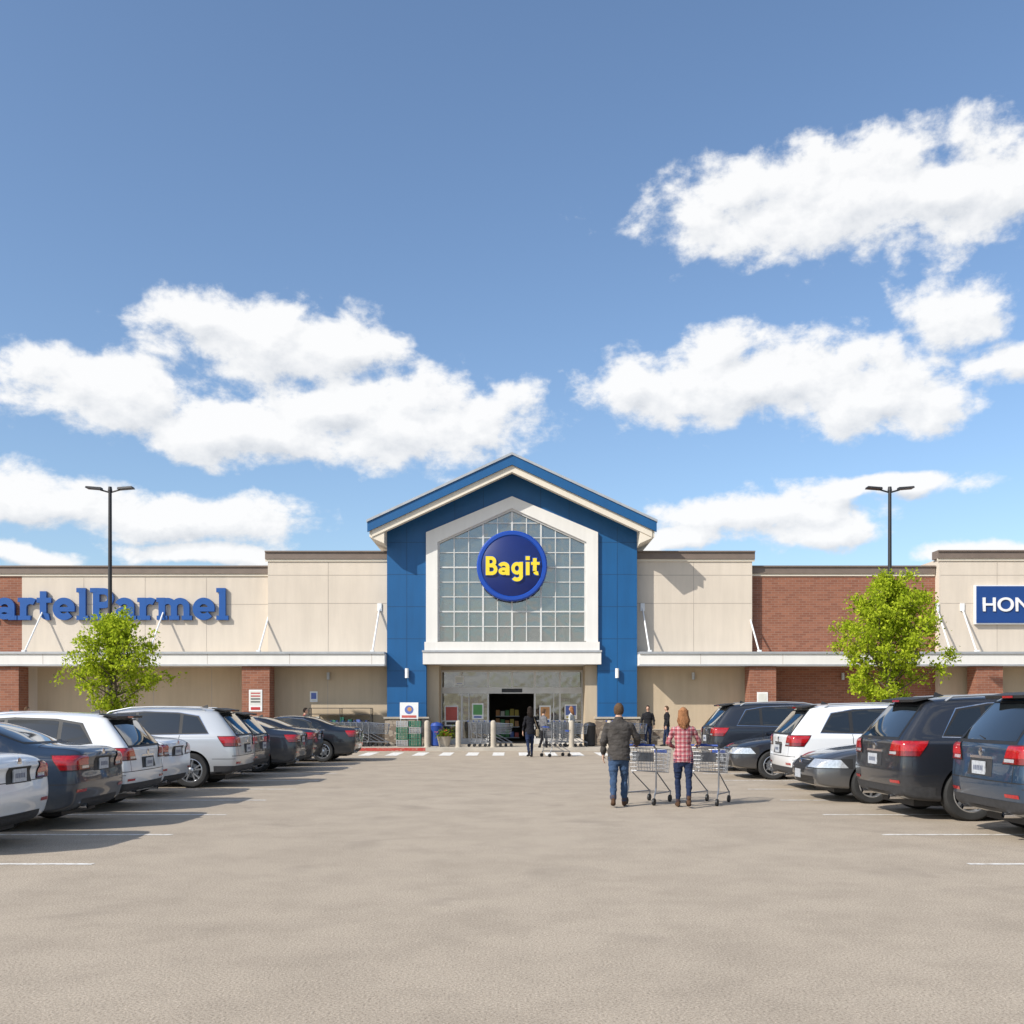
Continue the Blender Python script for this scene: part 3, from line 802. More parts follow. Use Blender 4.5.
    if sed:
        seam(Z_(.765,.775)+X_(None,.3),lambda c,n:n.x<-.3 and abs(c.y)<.62,False)
        seam(Y_(.615,.625)+X_(None,.62)+Z_(.77,1.2),lambda c,n:n.z>.2 or n.x<-.3)
        seam(X_(.62,.63)+Y_(-.62,.62)+Z_(1.0),lambda c,n:n.z>.5,False)
    else:
        seam(Z_(.66,.672)+X_(None,.3),lambda c,n:n.x<-.3,False)
        seam(Y_(.70,.71)+X_(None,.3)+Z_(.67,1.08),lambda c,n:n.x<-.3)
    for dx in doors: seam(X_(dx,dx+.012)+Z_(.36,bz+.08)+Y_(.4),side)
    seam(Z_(.34,.352)+X_(doors[0],doors[-1])+Y_(.4),side)
    seam(X_(L/xs-1.0,L/xs-.99)+Z_(.5,.9)+Y_(.4),lambda c,n:n.y>.5)
    seam(Z_(.60,.61)+X_(None,ax[0]/xs-.45)+Y_(.4),lambda c,n:n.y>.6)
    seam(Y_(.66,.67)+X_(3.6,L/xs-.15)+Z_(.7),lambda c,n:n.z>.5)
    if sed:
        patch('lower_trim','clad',Z_(None,.40)+X_(None,.35)+Y_(-.6,.6),.004,lambda c,n:n.x<-.2)
        patch('lower_trim','clad',Z_(None,.255)+Y_(.3),.004,lambda c,n:n.y>.3,True)
    else:
        patch('lower_trim','clad',Z_(None,.46)+X_(None,.5),.005,lambda c,n:n.z>-.8)
        patch('lower_trim','clad',Z_(None,.34)+Y_(.3),.005,lambda c,n:n.y>.2,True)
    patch('lower_trim','tail',Z_(.50,.54)+X_(None,.3)+Y_(.55,.80),.006,lambda c,n:n.x<-.2,True)
    pz=.845 if sed else .80
    patch('plate_recess','clad' if not sed else 'black',poly_planes([(-.30,pz-.09),(.30,pz-.09),(.27,pz+.10),(-.27,pz+.10)],'yz')+X_(None,.4),.003,lambda c,n:n.x<-.3)
    g=T.setdefault('licence_plate',MB()); x=hitx(0,Zs(pz))
    g.box(x-.022,x-.008,-.155,.155,Zs(pz)-.075,Zs(pz)+.075,'plate')
    for q in range(6): g.box(x-.0245,x-.022,-.115+q*.04,-.09+q*.04,Zs(pz)-.03,Zs(pz)+.025,'platetxt')
    g=T.setdefault('badges',MB()); bzz=(1.0 if sed else .985)
    x=hitx(0,Zs(bzz)); g.lathe((x-.002,0,Zs(bzz)),(-1,0,0),[(.05,0),(.05,.01),(.0001,.014)],'chrome',20)
    x=hitx(.4,Zs(bzz-.1)); 
    g.box(x-.012,x,-.27,.27,Zs(pz)+.105,Zs(pz)+.135,'chrome')
    F=L/xs
    hz0,hz1=(.60,.74) if sed else (.66,.82)
    patch('headlights','black',Z_(hz0-.015,hz1+.015)+X_(F-.62)+Y_(.40),.003,lambda c,n:n.z<.9,True)
    patch('headlights','lens',[(Vector((F-.55,0,hz0)),Vector((-1,0,.9)))]+Z_(hz0,hz1)+X_(F-.6)+Y_(.43),.008,lambda c,n:n.z<.9,True)
    patch('grille','black',poly_planes([(-.40,hz1),(.40,hz1),(.30,hz0-.10),(-.30,hz0-.10)],'yz')+X_(F-.5),.004,lambda c,n:n.x>.3)
    for q in range(4):
        zz=hz1-.03-q*.05; patch('grille','chrome' if q==0 else 'rimd',Z_(zz-.008,zz+.008)+X_(F-.5)+Y_(-.36+q*.02,.36-q*.02),.012,lambda c,n:n.x>.3)
    patch('grille','black',poly_planes([(-.62,.45),(.62,.45),(.50,.30),(-.50,.30)],'yz')+X_(F-.5),.004,lambda c,n:n.x>.2)
    x=hitx(0,.45,True); T['licence_plate'].box(x+.004,x+.016,-.155,.155,.40,.55,'plate')
    x=hitx(0,Zs(hz1-.08),True); T['badges'].lathe((x+.006,0,Zs(hz1-.08)),(1,0,0),[(.06,0),(.06,.012),(.0001,.016)],'chrome',20)
    g=T.setdefault('door_handles',MB())
    for dx in(doors[0]+.08,doors[1]+.08):
        z=Zs(bz-.09); y=hity((dx+.1)*xs,z)
        for s in(-1,1): 
            yy=sorted((s*(y-.002),s*(y+.035))); g.box(dx*xs,dx*xs+.2,yy[0],yy[1],z-.014,z+.014,'chrome')
    g=T.setdefault('mirrors',MB())
    mx=(3.12 if sed else 3.10)*xs; mz=Zs(1.02 if sed else 1.13)
    for s in(-1,1):
        g.ell((mx,s*1.0,mz),(.09,.115,.075),'black',12,8); g.tube((mx+.02,s*.84,mz-.05),(mx+.01,s*.95,mz-.02),.03,.03,'black',8)
        g.box(mx-.095,mx-.075,s*1.0-.08,s*1.0+.08,mz-.045,mz+.05,'cglass')
    if kind=='suv':
        g=T.setdefault('roof_rails',MB())
        for s in(-1,1):
            pts=[(xx,s*.63,hitz(xx,.63)+.05) for xx in(.85,1.3,1.8,2.3,2.75)]
            pts=[(pts[0][0]-.1,pts[0][1],pts[0][2]-.06)]+pts+[(pts[-1][0]+.1,pts[-1][1],pts[-1][2]-.07)]
            for a,b in zip(pts[:-1],pts[1:]): g.tube(a,b,.016,.016,'metal',8)
    g=T.setdefault('antenna',MB()); xa=.95*xs if not sed else 1.75; z=hitz(xa,0)
    g.add([(xa-.08,-.02,z-.01),(xa-.08,.02,z-.01),(xa+.1,.015,z-.01),(xa+.1,-.015,z-.01),(xa-.07,0,z+.06)],[(0,1,4),(1,2,4),(2,3,4),(3,0,4)],'black')
    if not sed:
        x=hitx(0,Zs(1.15)); x2=hitx(.35,Zs(1.22)); g.tube((x-.02,0,Zs(1.13)),(x2-.02,.38,Zs(1.19)),.01,.006,'black',6)
    g=T.setdefault('exhaust',MB())
    for s in((-1,1) if not sed else (1,)): g.tube((.03,s*.5,.30),(.3,s*.5,.30),.035,.035,'chrome',12,False)
    g=T.setdefault('chassis',MB()); g.box(.35,L-.4,-.55,.55,.17,.30,'black')
    g=T.setdefault('wheels',MB()); nsp={'suv':5,'sedan':7,'hatch':10}[kind]
    ri=RR*.68
    for x in ax:
        for s in(-1,1):
            c=(x,s*(wy-.235),RR); a=(0,s,0)
            g.lathe(c,a,[(ri,0),(RR*.93,.0),(RR*.985,.02),(RR,.05),(RR,.17),(RR*.985,.20),(RR*.93,.222),(ri+.02,.228),(ri,.215),(ri,.16)],'tire',36)
            g.lathe(c,a,[(ri+.005,.214),(ri-.012,.219),(ri-.025,.20),(ri-.03,.10)],'rim',36)
            g.lathe(c,a,[(ri,.09),(.0001,.09)],'rimd',24)
            g.lathe(c,a,[(ri*.6,.10),(ri*.6,.115),(.0001,.12)],'metal',24)
            g.lathe(c,a,[(.065,.10),(.06,.20),(.045,.21),(.0001,.212)],'rim',16)
            C=Vector(c); A=Vector(a)
            for q in range(nsp):
                t=2*math.pi*q/nsp+.3; rd=Vector((math.cos(t),0,math.sin(t))); tg=rd.cross(A)
                wi=.034 if nsp==5 else .02
                sub=[0] if nsp!=5 else [-.035,.035]
                for o_ in sub:
                    p0=C+rd*.05; p1=C+rd*(ri-.012)+tg*o_*1.5
                    wi2=wi*.6; vs=[]
                    for p,ww,h0,h1 in((p0,wi2,.15,.198),(p1,wi2,.15,.212)):
                        vs+=[p+tg*ww+A*h0,p-tg*ww+A*h0,p-tg*ww*.8+A*h1,p+tg*ww*.8+A*h1]
                    g.add(vs,[(0,1,5,4),(1,2,6,5),(2,3,7,6),(3,0,4,7)],'rim')
    for k,g in T.items():
        parts[k]=(g.mesh(kind+'_'+k,True,40),None)
    src.free()
    return parts,L
TPL={k:car_template(k) for k in('suv','sedan','hatch')}
PAINT={}
def paint(nm):
    cols={'white':((.70,.71,.72),.0),'pearl':((.66,.67,.68),.15),'silver':((.50,.515,.53),.4),'navy':((.020,.034,.058),.4),'grey':((.075,.08,.09),.55),
          'dgrey':((.028,.032,.042),.5),'black':((.010,.012,.016),.3),'blue':((.025,.060,.115),.5),'mgrey':((.10,.105,.115),.6)}
    if nm not in PAINT: PAINT[nm]=mat_paintcar('car_paint_'+nm,*cols[nm])
    return PAINT[nm]
def car(kind,rx,cy,col,left=True,nose=False,yaw=0,s=1.):
    parts,L=TPL[kind]
    nm={'suv':'parked_suv','sedan':'parked_sedan','hatch':'parked_hatchback'}[kind]
    a=math.pi if left else 0
    if nose:
        a+=math.pi; rx=rx+(-L if left else L)*s
    P=empty(nm,(rx,cy,0),a+R(yaw),s)
    for k,(me,mt) in parts.items():
        o=obj(k,me,P)
        if mt=='paint':
            o.material_slots[0].link='OBJECT'; o.material_slots[0].material=paint(col)
            o.material_slots[1].link='OBJECT'; o.material_slots[1].material=M['black']
car('sedan',-5.85,11.9,'white',s=1.02)
car('sedan',-5.85,14.35,'navy',yaw=1,s=1.04)
car('hatch',-6.1,16.8,'white')
car('sedan',-6.4,19.2,'white',yaw=-1)
car('suv',-5.75,21.8,'silver',yaw=1)
car('hatch',-6.05,24.4,'grey')
car('sedan',-5.6,26.9,'dgrey',yaw=1)
car('sedan',-5.65,29.4,'dgrey')
car('sedan',-4.85,32.0,'black')
car('suv',6.05,12.95,'blue',left=False,s=1.12)
car('suv',5.65,15.65,'dgrey',left=False,yaw=1,s=1.10)
car('sedan',5.3,18.3,'mgrey',left=False,nose=True,s=1.03)
car('suv',5.55,20.9,'white',left=False,yaw=-1,s=1.04)
car('sedan',5.15,24.2,'dgrey',left=False,nose=True)
car('suv',5.25,27.2,'dgrey',left=False,s=1.08)
car('sedan',6.4,30.0,'black',left=False)
for i,(k,cx_,cl) in enumerate((('suv','l','grey'),('sedan','l','silver'),('hatch','l','white'),('sedan','r','mgrey'),('suv','r','silver'),('hatch','r','navy'))):
    yy=(14.3,21.8,29.4,16.0,23.3,29.0)[i]
    if cx_=='l': car(k,-15.6,yy,cl,left=False)
    else: car(k,16.2,yy,cl,left=True)

# ------------------------------------------------------------------ shopping carts
def cart_mesh():
    g=MB(); W0,W1=.27,.20; r=.0036
    def bk(u,v,top):
        w=W0+(W1-W0)*v
        z=(.98-.06*v) if top else (.58-.06*v)
        wb=w if top else w*.88
        y=(.06+.84*v) if top else (.14+.70*v)
        return Vector((u*wb,y,z))
    for s in(-1,1):
        for i in range(17):
            v=i/16; g.tube(bk(s,v,True),bk(s,v,False),r,r,'cartmetal',4,False)
        for q in range(0,7):
            t=q/6; g.tube(bk(s,0,True).lerp(bk(s,0,False),t),bk(s,1,True).lerp(bk(s,1,False),t),r*(1.9 if q in(0,6) else 1),None,'cartmetal',5,False)
    for v in(0,1):
        for i in range(10):
            u=-1+2*i/9; g.tube(bk(u,v,True),bk(u,v,False),r,r,'cartmetal',4,False)
        for q in range(0,7):
            t=q/6; g.tube(bk(-1,v,True).lerp(bk(-1,v,False),t),bk(1,v,True).lerp(bk(1,v,False),t),r*(1.9 if q in(0,6) else 1),None,'cartmetal',5,False)
    for i in range(10): u=-1+2*i/9; g.tube(bk(u,0,False),bk(u,1,False),r,r,'cartmetal',4,False)
    for i in range(12): v=i/11; g.tube(bk(-1,v,False),bk(1,v,False),r,r,'cartmetal',4,False)
    for s in(-1,1):
        g.tube((s*.27,-.02,1.02),(s*.27,.10,.95),.014,.014,'cartmetal',8)
        g.tube((s*.27,.08,.96),(s*.26,.10,.30),.014,.014,'cartmetal',8)
        g.tube((s*.26,.10,.30),(s*.26,.04,.16),.014,.014,'cartmetal',8)
        g.tube((s*.26,.05,.20),(s*.20,.88,.18),.013,.013,'cartmetal',8)
        g.tube((s*.20,.86,.18),(s*.235,.20,.55),.011,.011,'cartmetal',8)
        for yy,xx in((.04,.26),(.87,.20)):
            g.tube((s*xx,yy,.20),(s*xx,yy-.02,.07),.011,.011,'cartmetal',6)
            g.tube((s*xx-.016,yy-.03,.062),(s*xx+.016,yy-.03,.062),.062,.062,'black',18)
    g.tube((-.29,-.03,1.03),(.29,-.03,1.03),.016,.016,'cartblue',10)
    g.box(-.10,.10,-.05,-.012,1.015,1.06,'cartblue')
    g.box(-.20,.20,.13,.14,.74,.90,'cartmetal')
    for i in range(7): g.tube((-.24+.08*i,.07,.20),(-.18+.06*i,.86,.185),r,r,'cartmetal',4,False)
    g.box(-.12,.12,.885,.90,.86,.92,'cartblue')
    return g.mesh('cart_wire',True)
CM=cart_mesh()
def cart(x,y,rz,z=0.,s=1.):
    P=empty('shopping_cart',(x,y,z),R(rz),s); obj('cart_frame',CM,P)
MAN=(1.80,16.85); WOM=(2.87,16.75)
cart(MAN[0]+.40,MAN[1]+.37,-32,s=1.0); cart(WOM[0]+.38,WOM[1]+.35,-30,s=1.0)
cart(1.15,34.4,-60)
for i in range(8): cart(-7.6+i*.24,40.9,-90,.12)
for i in range(5): cart(-1.75+i*.22,40.6,-90,.12)
for i in range(5): cart(1.3+i*.22,40.7,-90,.12)
for i in range(4): cart(3.9+i*.24,41.0,-90,.12)

# ------------------------------------------------------------------ small items
def bollard(x,y):
    P=empty('bollard',(x,y,.12)); g=MB()
    g.lathe((0,0,0),(0,0,1),[(.14,0),(.14,.03),(.105,.03),(.105,.98),(.09,1.04),(.05,1.07),(.0001,1.08)],'conc',20); g.build('post',P,True)
for X in(-2.15,-.75,2.38,3.9,-3.4): bollard(X,40.0)
P=empty('crate_display',(-4.2,40.9,.12)); g=MB()
for ix in range(2):
    for lv in range(4):
        x0=-.5+ix*.52; z0=.02+lv*.26; mt='green' if (ix+lv)%3 else 'metal'
        g.box(x0,x0+.46,-.25,.25,z0,z0+.02,mt)
        for q in range(8): 
            xx=x0+q*.064; g.box(xx,xx+.018,-.255,-.24,z0+.02,z0+.24,mt); g.box(xx,xx+.018,.24,.255,z0+.02,z0+.24,mt)
        for zz in(.08,.15,.22): g.box(x0-.002,x0+.468,-.258,-.243,z0+zz,z0+zz+.022,mt)
        g.box(x0-.01,x0+.004,-.25,.25,z0+.02,z0+.24,mt); g.box(x0+.462,x0+.476,-.25,.25,z0+.02,z0+.24,mt)
g.build('crates',P)
P=empty('poster_stand',(-4.25,41.3,.12)); g=MB()
g.box(-.38,.38,-.02,.02,1.12,1.80,'signwhite'); g.lathe((0,-.021,1.50),(0,-1,0),[(.18,0),(.18,.004),(.0001,.005)],pc[3],24); g.box(-.3,.3,-.026,-.021,1.17,1.27,pc[0]); g.lathe((.02,-.027,1.52),(0,-1,0),[(.09,0),(.09,.004),(.0001,.005)],pc[5],20)
g.tube((-.35,0,0),(-.35,0,1.12),.02,.02,'metal',8); g.tube((.35,0,0),(.35,0,1.12),.02,.02,'metal',8); g.build('poster',P)
for X,mt in((-3.1,'cartblue'),(3.2,'dark')):
    P=empty('trash_bin',(X,41.2,.12)); g=MB(); g.lathe((0,0,0),(0,0,1),[(.2,0),(.24,.05),(.25,.8),(.27,.84),(.2,.95),(.0001,1.0)],mt,20); g.build('bin',P,True)
P=empty('planter_pot',(-2.75,40.6,.12)); g=MB(); g.lathe((0,0,0),(0,0,1),[(.2,0),(.3,.4),(.32,.42),(.29,.42),(.27,.36),(.0001,.36)],'conc',20); g.build('pot',P,True)
lf=MB(); rd=random.Random(5)
for i in range(500):
    c=Vector((rd.gauss(0,.15),rd.gauss(0,.15),.5+rd.gauss(0,.1))); a=Vector((rd.gauss(0,1),rd.gauss(0,1),rd.gauss(0,1))).normalized(); b=a.orthogonal().normalized()
    lf.add([c-a*.04,c+b*.02,c+a*.04,c-b*.02],[(0,1,2,3)],'leafd' if rd.random()<.85 else 'red')
lf.build('plant',P)
P=empty('display_rack',(-7.2,42.1,.12)); g=MB()
for xx in(-1.3,0,1.3):
    for yy in(-.25,.25): g.tube((xx,yy,0),(xx,yy,1.55),.02,.02,'dark',6)
for zz in(.3,.8,1.3,1.55): g.box(-1.3,1.3,-.25,.25,zz,zz+.03,'dark')
for q in range(14):
    z0=(.33,.83)[q%2]; x0=-1.2+q*.17; g.box(x0,x0+.15,-.2,.1,z0,z0+rr.uniform(.2,.4),rr.choice([M['dark'],M['dark'],M['green'],pc[4],pc[3]]))
g.build('rack',P)

# ------------------------------------------------------------------ people
SKIN=pbr('skin',(.50,.30,.21),.55,0,.06); LIP=pbr('lips',(.35,.12,.10),.5); EYEW=pbr('eye',(.05,.04,.035),.2)
HB=mat_cloth('hair_brown',(.10,.06,.035),60); HR=mat_cloth('hair_auburn',(.30,.14,.065),60); HK=mat_cloth('hair_dark',(.025,.018,.014),60)
CL={'jacket':mat_cloth('jacket_charcoal',(.062,.056,.052)),'plaid':mat_plaid('plaid_shirt'),'jeans':mat_cloth('jeans_blue',(.042,.075,.14)),'jeansd':mat_cloth('jeans_dark',(.018,.028,.065)),
    'boot':mat_cloth('boot_brown',(.09,.05,.03)),'black':mat_cloth('cloth_black',(.015,.015,.018)),'greyc':mat_cloth('cloth_grey',(.14,.14,.15)),'redc':mat_cloth('cloth_red',(.30,.03,.03)),
    'whitec':mat_cloth('cloth_white',(.5,.5,.48)),'khaki':mat_cloth('cloth_khaki',(.3,.24,.16))}
def tubepart(vs,fs,labs,pts,rad,lab,side=Vector((1,0,0)),n=14,step=.025,cap=True):
    pts=[Vector(p) for p in pts]; rad=[(r,r) if isinstance(r,(int,float)) else r for r in rad]
    P=[];Q=[]
    for i in range(len(pts)-1):
        k=max(1,int((pts[i+1]-pts[i]).length/step))
        for q in range(k):
            t=q/k; P.append(pts[i].lerp(pts[i+1],t)); Q.append((rad[i][0]*(1-t)+rad[i+1][0]*t,rad[i][1]*(1-t)+rad[i+1][1]*t))
    P.append(pts[-1]); Q.append(rad[-1])
    tg=[]
    for i in range(len(P)):
        a=P[max(0,i-1)]; b=P[min(len(P)-1,i+1)]; tg.append((b-a).normalized())
    if cap:
        r0=min(Q[0]);r1=min(Q[-1])
        P=[P[0]-tg[0]*r0*.6]+P+[P[-1]+tg[-1]*r1*.6]; Q=[(Q[0][0]*.6,Q[0][1]*.6)]+Q+[(Q[-1][0]*.6,Q[-1][1]*.6)]; tg=[tg[0]]+tg+[tg[-1]]
    base=len(vs)
    for p,(a,b),t in zip(P,Q,tg):
        s=(side-t*side.dot(t))
        if s.length<.1: s=t.orthogonal()
        s.normalize(); u=t.cross(s)
        for i in range(n):
            an=2*math.pi*i/n; vs.append(p+s*a*math.cos(an)+u*b*math.sin(an)); labs.append(lab)
    m=len(P)
    for k in range(m-1):
        for i in range(n): fs.append((base+k*n+i,base+k*n+(i+1)%n,base+(k+1)*n+(i+1)%n,base+(k+1)*n+i))
    fs.append(tuple(base+i for i in range(n-1,-1,-1))); fs.append(tuple(base+(m-1)*n+i for i in range(n)))
def remesh(name,vs,fs,labs,mats,voxel,parent,it=3,fac=.5,wr=0.):
    me=bpy.data.meshes.new(name); me.from_pydata([tuple(v) for v in vs],[],fs); me.update()
    bm=bmesh.new(); bm.from_mesh(me); bmesh.ops.recalc_face_normals(bm,faces=bm.faces); bm.to_mesh(me); bm.free()
    o=bpy.data.objects.new('t',me); COL.objects.link(o)
    r=o.modifiers.new('r','REMESH'); r.mode='VOXEL'; r.voxel_size=voxel
    s=o.modifiers.new('s','SMOOTH'); s.factor=fac; s.iterations=it
    m2=evalmesh(o); bpy.data.objects.remove(o); m2.name=name
    kd=KDTree(len(vs))
    for i,v in enumerate(vs): kd.insert(v,i)
    kd.balance()
    keys=list(mats.keys()); m2.materials.clear()
    for k in keys: m2.materials.append(mats[k])
    for p in m2.polygons:
        _,i,_=kd.find(p.center); p.material_index=keys.index(labs[i])
    if wr>0:
        nn=[v.normal.copy() for v in m2.vertices]
        for v,nv in zip(m2.vertices,nn):
            z=v.co.z
            if z>1.47 or z<.12: continue
            q=Vector((v.co.x*5,v.co.y*5,z*13)); d=noise.noise(q)+.5*noise.noise(q*2.1)
            v.co+=nv*d*wr
        m2.update()
    m2.shade_smooth()
    return obj(name,m2,parent)
def person(loc,rz,H,kind,top,pants,shoe,hair,arms=None,stride=.12,voxel=.014,z=0.,longhair=False,jacket=False,bag=False,hands=True):
    nm='man' if kind=='m' else 'woman'
    P=empty(nm,(loc[0],loc[1],z),R(rz),H/1.75)
    vs=[];fs=[];lb=[]
    f=kind=='f'
    sw=.185 if not f else .158
    bul=1.08 if jacket else 1.0
    hem=.80 if (jacket or f) else .86
    if f: TR=[(hem,.178,.135,0),(.90,.180,.135,0),(1.0,.155,.115,0),(1.10,.140,.105,0),(1.22,.155,.118,.008),(1.33,.172,.112,.004),(1.40,.165,.095,-.005),(1.445,.11,.075,-.01),(1.475,.06,.06,-.008)]
    else: TR=[(hem,.178,.13,0),(.90,.180,.132,0),(1.0,.172,.12,0),(1.12,.172,.118,0),(1.25,.195,.125,.0),(1.35,.210,.125,0),(1.41,.195,.105,-.008),(1.455,.12,.08,-.012),(1.49,.065,.065,-.01)]
    tubepart(vs,fs,lb,[(0,t[3],t[0]) for t in TR],[(t[1]*bul,t[2]*bul) for t in TR],'top',n=24,cap=False)
    if jacket: tubepart(vs,fs,lb,[(0,-.012,1.47),(0,-.004,1.515)],[(.082,.085),(.078,.08)],'top',n=16)
    tubepart(vs,fs,lb,[(0,-.008,1.46),(0,.0,1.57)],[.055 if not f else .047]*2,'skin')
    tubepart(vs,fs,lb,[(0,0,.80),(0,0,.90)],[(.155,.115),(.16,.12)],'pants',n=20)
    hb=len(vs)
    hc=Vector((0,.018,1.645))
    for j_ in range(1,16):
        ph=math.pi*j_/16
        for i in range(20):
            t=2*math.pi*i/20
            x=.074*math.sin(ph)*math.cos(t); y=.095*math.sin(ph)*math.sin(t); zz=.112*math.cos(ph)
            if zz<0: 
                k=1+zz*2.2; x*=k; y=y*(1+zz*1.0) if y>0 else y*(1+zz*2.4)
            vs.append(hc+Vector((x,y,zz))); lb.append('skin')
    for k in range(14):
        for i in range(20): fs.append((hb+k*20+i,hb+(k+1)*20+i,hb+(k+1)*20+(i+1)%20,hb+k*20+(i+1)%20))
    fs.append(tuple(hb+i for i in range(20))); fs.append(tuple(hb+14*20+i for i in range(19,-1,-1)))
    tubepart(vs,fs,lb,[(0,.105,1.66),(0,.122,1.625)],[.009,.014],'skin',n=8,step=.01)
    for s in(-1,1): tubepart(vs,fs,lb,[(s*.074,.012,1.665),(s*.078,.006,1.625)],[(.010,.018),(.008,.013)],'skin',n=8,step=.01)
    arms=arms or {}
    hd=[]
    for s,k in((-1,'L'),(1,'R')):
        d=arms.get(k) or dict(e=(s*(sw+.075),-.02,1.13),w=(s*(sw+.085),.07,.90),d=(0,.12,-1),n=(-s,0,0),c=18)
        sh=Vector((s*sw,-.005,1.395)); e=Vector(d['e']); w_=Vector(d['w'])
        r=(.060,.050,.036) if not f else (.050,.042,.031)
        if jacket: r=(.068,.060,.047)
        tubepart(vs,fs,lb,[sh,sh.lerp(e,.5),e,e.lerp(w_,.55),w_],[r[0],r[0]*.95,r[1],(r[1]+r[2])/2,r[2]],'top')
        hv=Vector(d['d']).normalized()
        tubepart(vs,fs,lb,[w_,w_+hv*.035],[.024,.022],'skin',n=10,step=.01)
        hd.append((s,w_+hv*.015,hv,Vector(d['n']).normalized(),d['c']))
    for s in(-1,1):
        st=stride*s
        hip=Vector((s*.088,0,.86)); kn=Vector((s*.09,st*.55+.03,.48)); 
        lift=.05 if st<0 else 0
        an=Vector((s*.085,st*1.25-.03,.10+lift))
        r=(.092,.085,.062,.060,.05) if not f else (.09,.078,.055,.052,.042)
        tubepart(vs,fs,lb,[hip,hip.lerp(kn,.5),kn,kn.lerp(an,.4),an],list(r),'pants',n=16)
        tilt=-.035 if lift else 0
        tubepart(vs,fs,lb,[an+Vector((0,-.045,-.055)),an+Vector((0,.03,-.052+tilt*.2)),an+Vector((s*.008,.12,-.062+tilt)),an+Vector((s*.01,.19,-.070+tilt))],[(.036,.040),(.040,.042),(.046,.034),(.036,.024)],'shoe',n=12,step=.02)
        tubepart(vs,fs,lb,[an+Vector((0,-.01,.04)),an+Vector((0,-.01,-.05))],[.043,.042],'shoe',n=12,step=.02)
    remesh('body',vs,fs,lb,{'top':CL[top],'pants':CL[pants],'skin':SKIN,'shoe':CL[shoe]},voxel,P,wr=.016)
    if hands:
        for s,w_,dv,nv,curl in hd:
            vs=[];fs=[];lb=[]
            nv=(nv-dv*nv.dot(dv)).normalized(); lat=dv.cross(nv)
            if lat.dot(Vector((0,1,0)))+lat.dot(Vector((-s,0,0)))*.6<0: lat=-lat
            tubepart(vs,fs,lb,[w_,w_+dv*.03,w_+dv*.085],[(.024,.016),(.036,.015),(.040,.013)],'skin',side=lat,n=12,step=.01)
            for i in range(4):
                L=(.068,.078,.072,.056)[i]; p=w_+dv*(.085-(0,0,.003,.010)[i])+lat*(.030-.020*i); a=0; ps=[p-dv*.012,p]
                for fr in(.45,.32,.23):
                    a+=R(curl*(1.0 if fr!=.45 else .7)); dd=dv*math.cos(a)+nv*math.sin(a); p=p+dd*L*fr; ps.append(p)
                tubepart(vs,fs,lb,ps,[.0088,.0088,.0083,.0075,.0065],'skin',n=8,step=.008)
            p=w_+dv*.028+lat*.030; dd=(dv*.65+lat*.6+nv*.35).normalized(); p2=p+dd*.038; p3=p2+(dd*.7+dv*.3+nv*.45).normalized()*.03
            tubepart(vs,fs,lb,[p-dd*.012,p,p2,p3],[.012,.0115,.010,.008],'skin',n=8,step=.008)
            remesh('hand',vs,fs,lb,{'skin':SKIN},.0045,P,2,.4)
    g=MB()
    for s in(-1,1): g.ell((s*.030,.103,1.652),(.011,.007,.006),EYEW,8,6); g.ell((s*.030,.106,1.672),(.016,.006,.003),hair,8,6)
    g.ell((0,.106,1.588),(.022,.008,.006),LIP,8,6)
    g.build('face_features',P,True)
    rd=random.Random(int(loc[0]*100))
    bm=bmesh.new(); bmesh.ops.create_icosphere(bm,subdivisions=4,radius=1.)
    for v in bm.verts:
        n_=noise.noise(Vector(v.co)*5+Vector((loc[0],0,0)))*.05+noise.noise(Vector(v.co)*14)*.03
        k=1+n_
        v.co=Vector((v.co.x*.086*k,v.co.y*.103*k-.004,v.co.z*.122*k+.008))+hc
    dl=[]
    for v in bm.verts:
        c=v.co-hc
        if (c.y>.035 and c.z<.055) or (c.y>.0 and c.z<.0 and not longhair) or (c.z<-.075 and not longhair) or (c.y>.055 and c.z<.07): dl.append(v)
    bmesh.ops.delete(bm,geom=dl,context='VERTS')
    me=bpy.data.meshes.new('hair'); bm.to_mesh(me); bm.free(); me.materials.append(hair); me.shade_smooth()
    o=obj('hair',me,P); so=o.modifiers.new('s','SOLIDIFY'); so.thickness=.012; so.offset=-1
    if longhair:
        g=MB()
        for i in range(170):
            a=R(rd.uniform(165,375)); x=.078*math.cos(a); y=.088*math.sin(a)+.012; 
            p=Vector((x,y,1.70+rd.uniform(-.03,.02))); w2=rd.uniform(.8,1.2); L=rd.uniform(.22,.32)
            p1=Vector((x*1.08,y*1.06-.004,1.62)); p2=Vector((x*w2*1.08+rd.gauss(0,.008),y*1.0-.030,1.53)); p3=Vector((x*w2*.8+rd.gauss(0,.012),y*.75-.062+rd.gauss(0,.01),1.70-L))
            for q0,q1,r0,r1 in((p,p1,.010,.011),(p1,p2,.011,.011),(p2,p3,.011,.003)): g.tube(q0,q1,r0,r1,hair,6)
        g.build('hair_strands',P,True,80)
    if bag:
        g=MB(); g.box(.20,.30,-.12,.12,.72,.98,CL['khaki']); bo=g.build('shoulder_bag',P); bevel(bo,.03,3)
        g=MB(); g.tube((.25,-.1,.97),(.10,-.06,1.46),.008,.008,CL['khaki'],6); g.tube((.25,.1,.97),(.10,.07,1.44),.008,.008,CL['khaki'],6); g.build('bag_strap',P)
    return P
person(MAN,-8,1.73,'m','jacket','jeans','boot',HB,arms={'R':dict(e=(.31,.08,1.17),w=(.30,.36,1.08),d=(-.05,.9,-.3),n=(0,-.3,-1),c=60)},stride=.13,voxel=.0105,jacket=True)
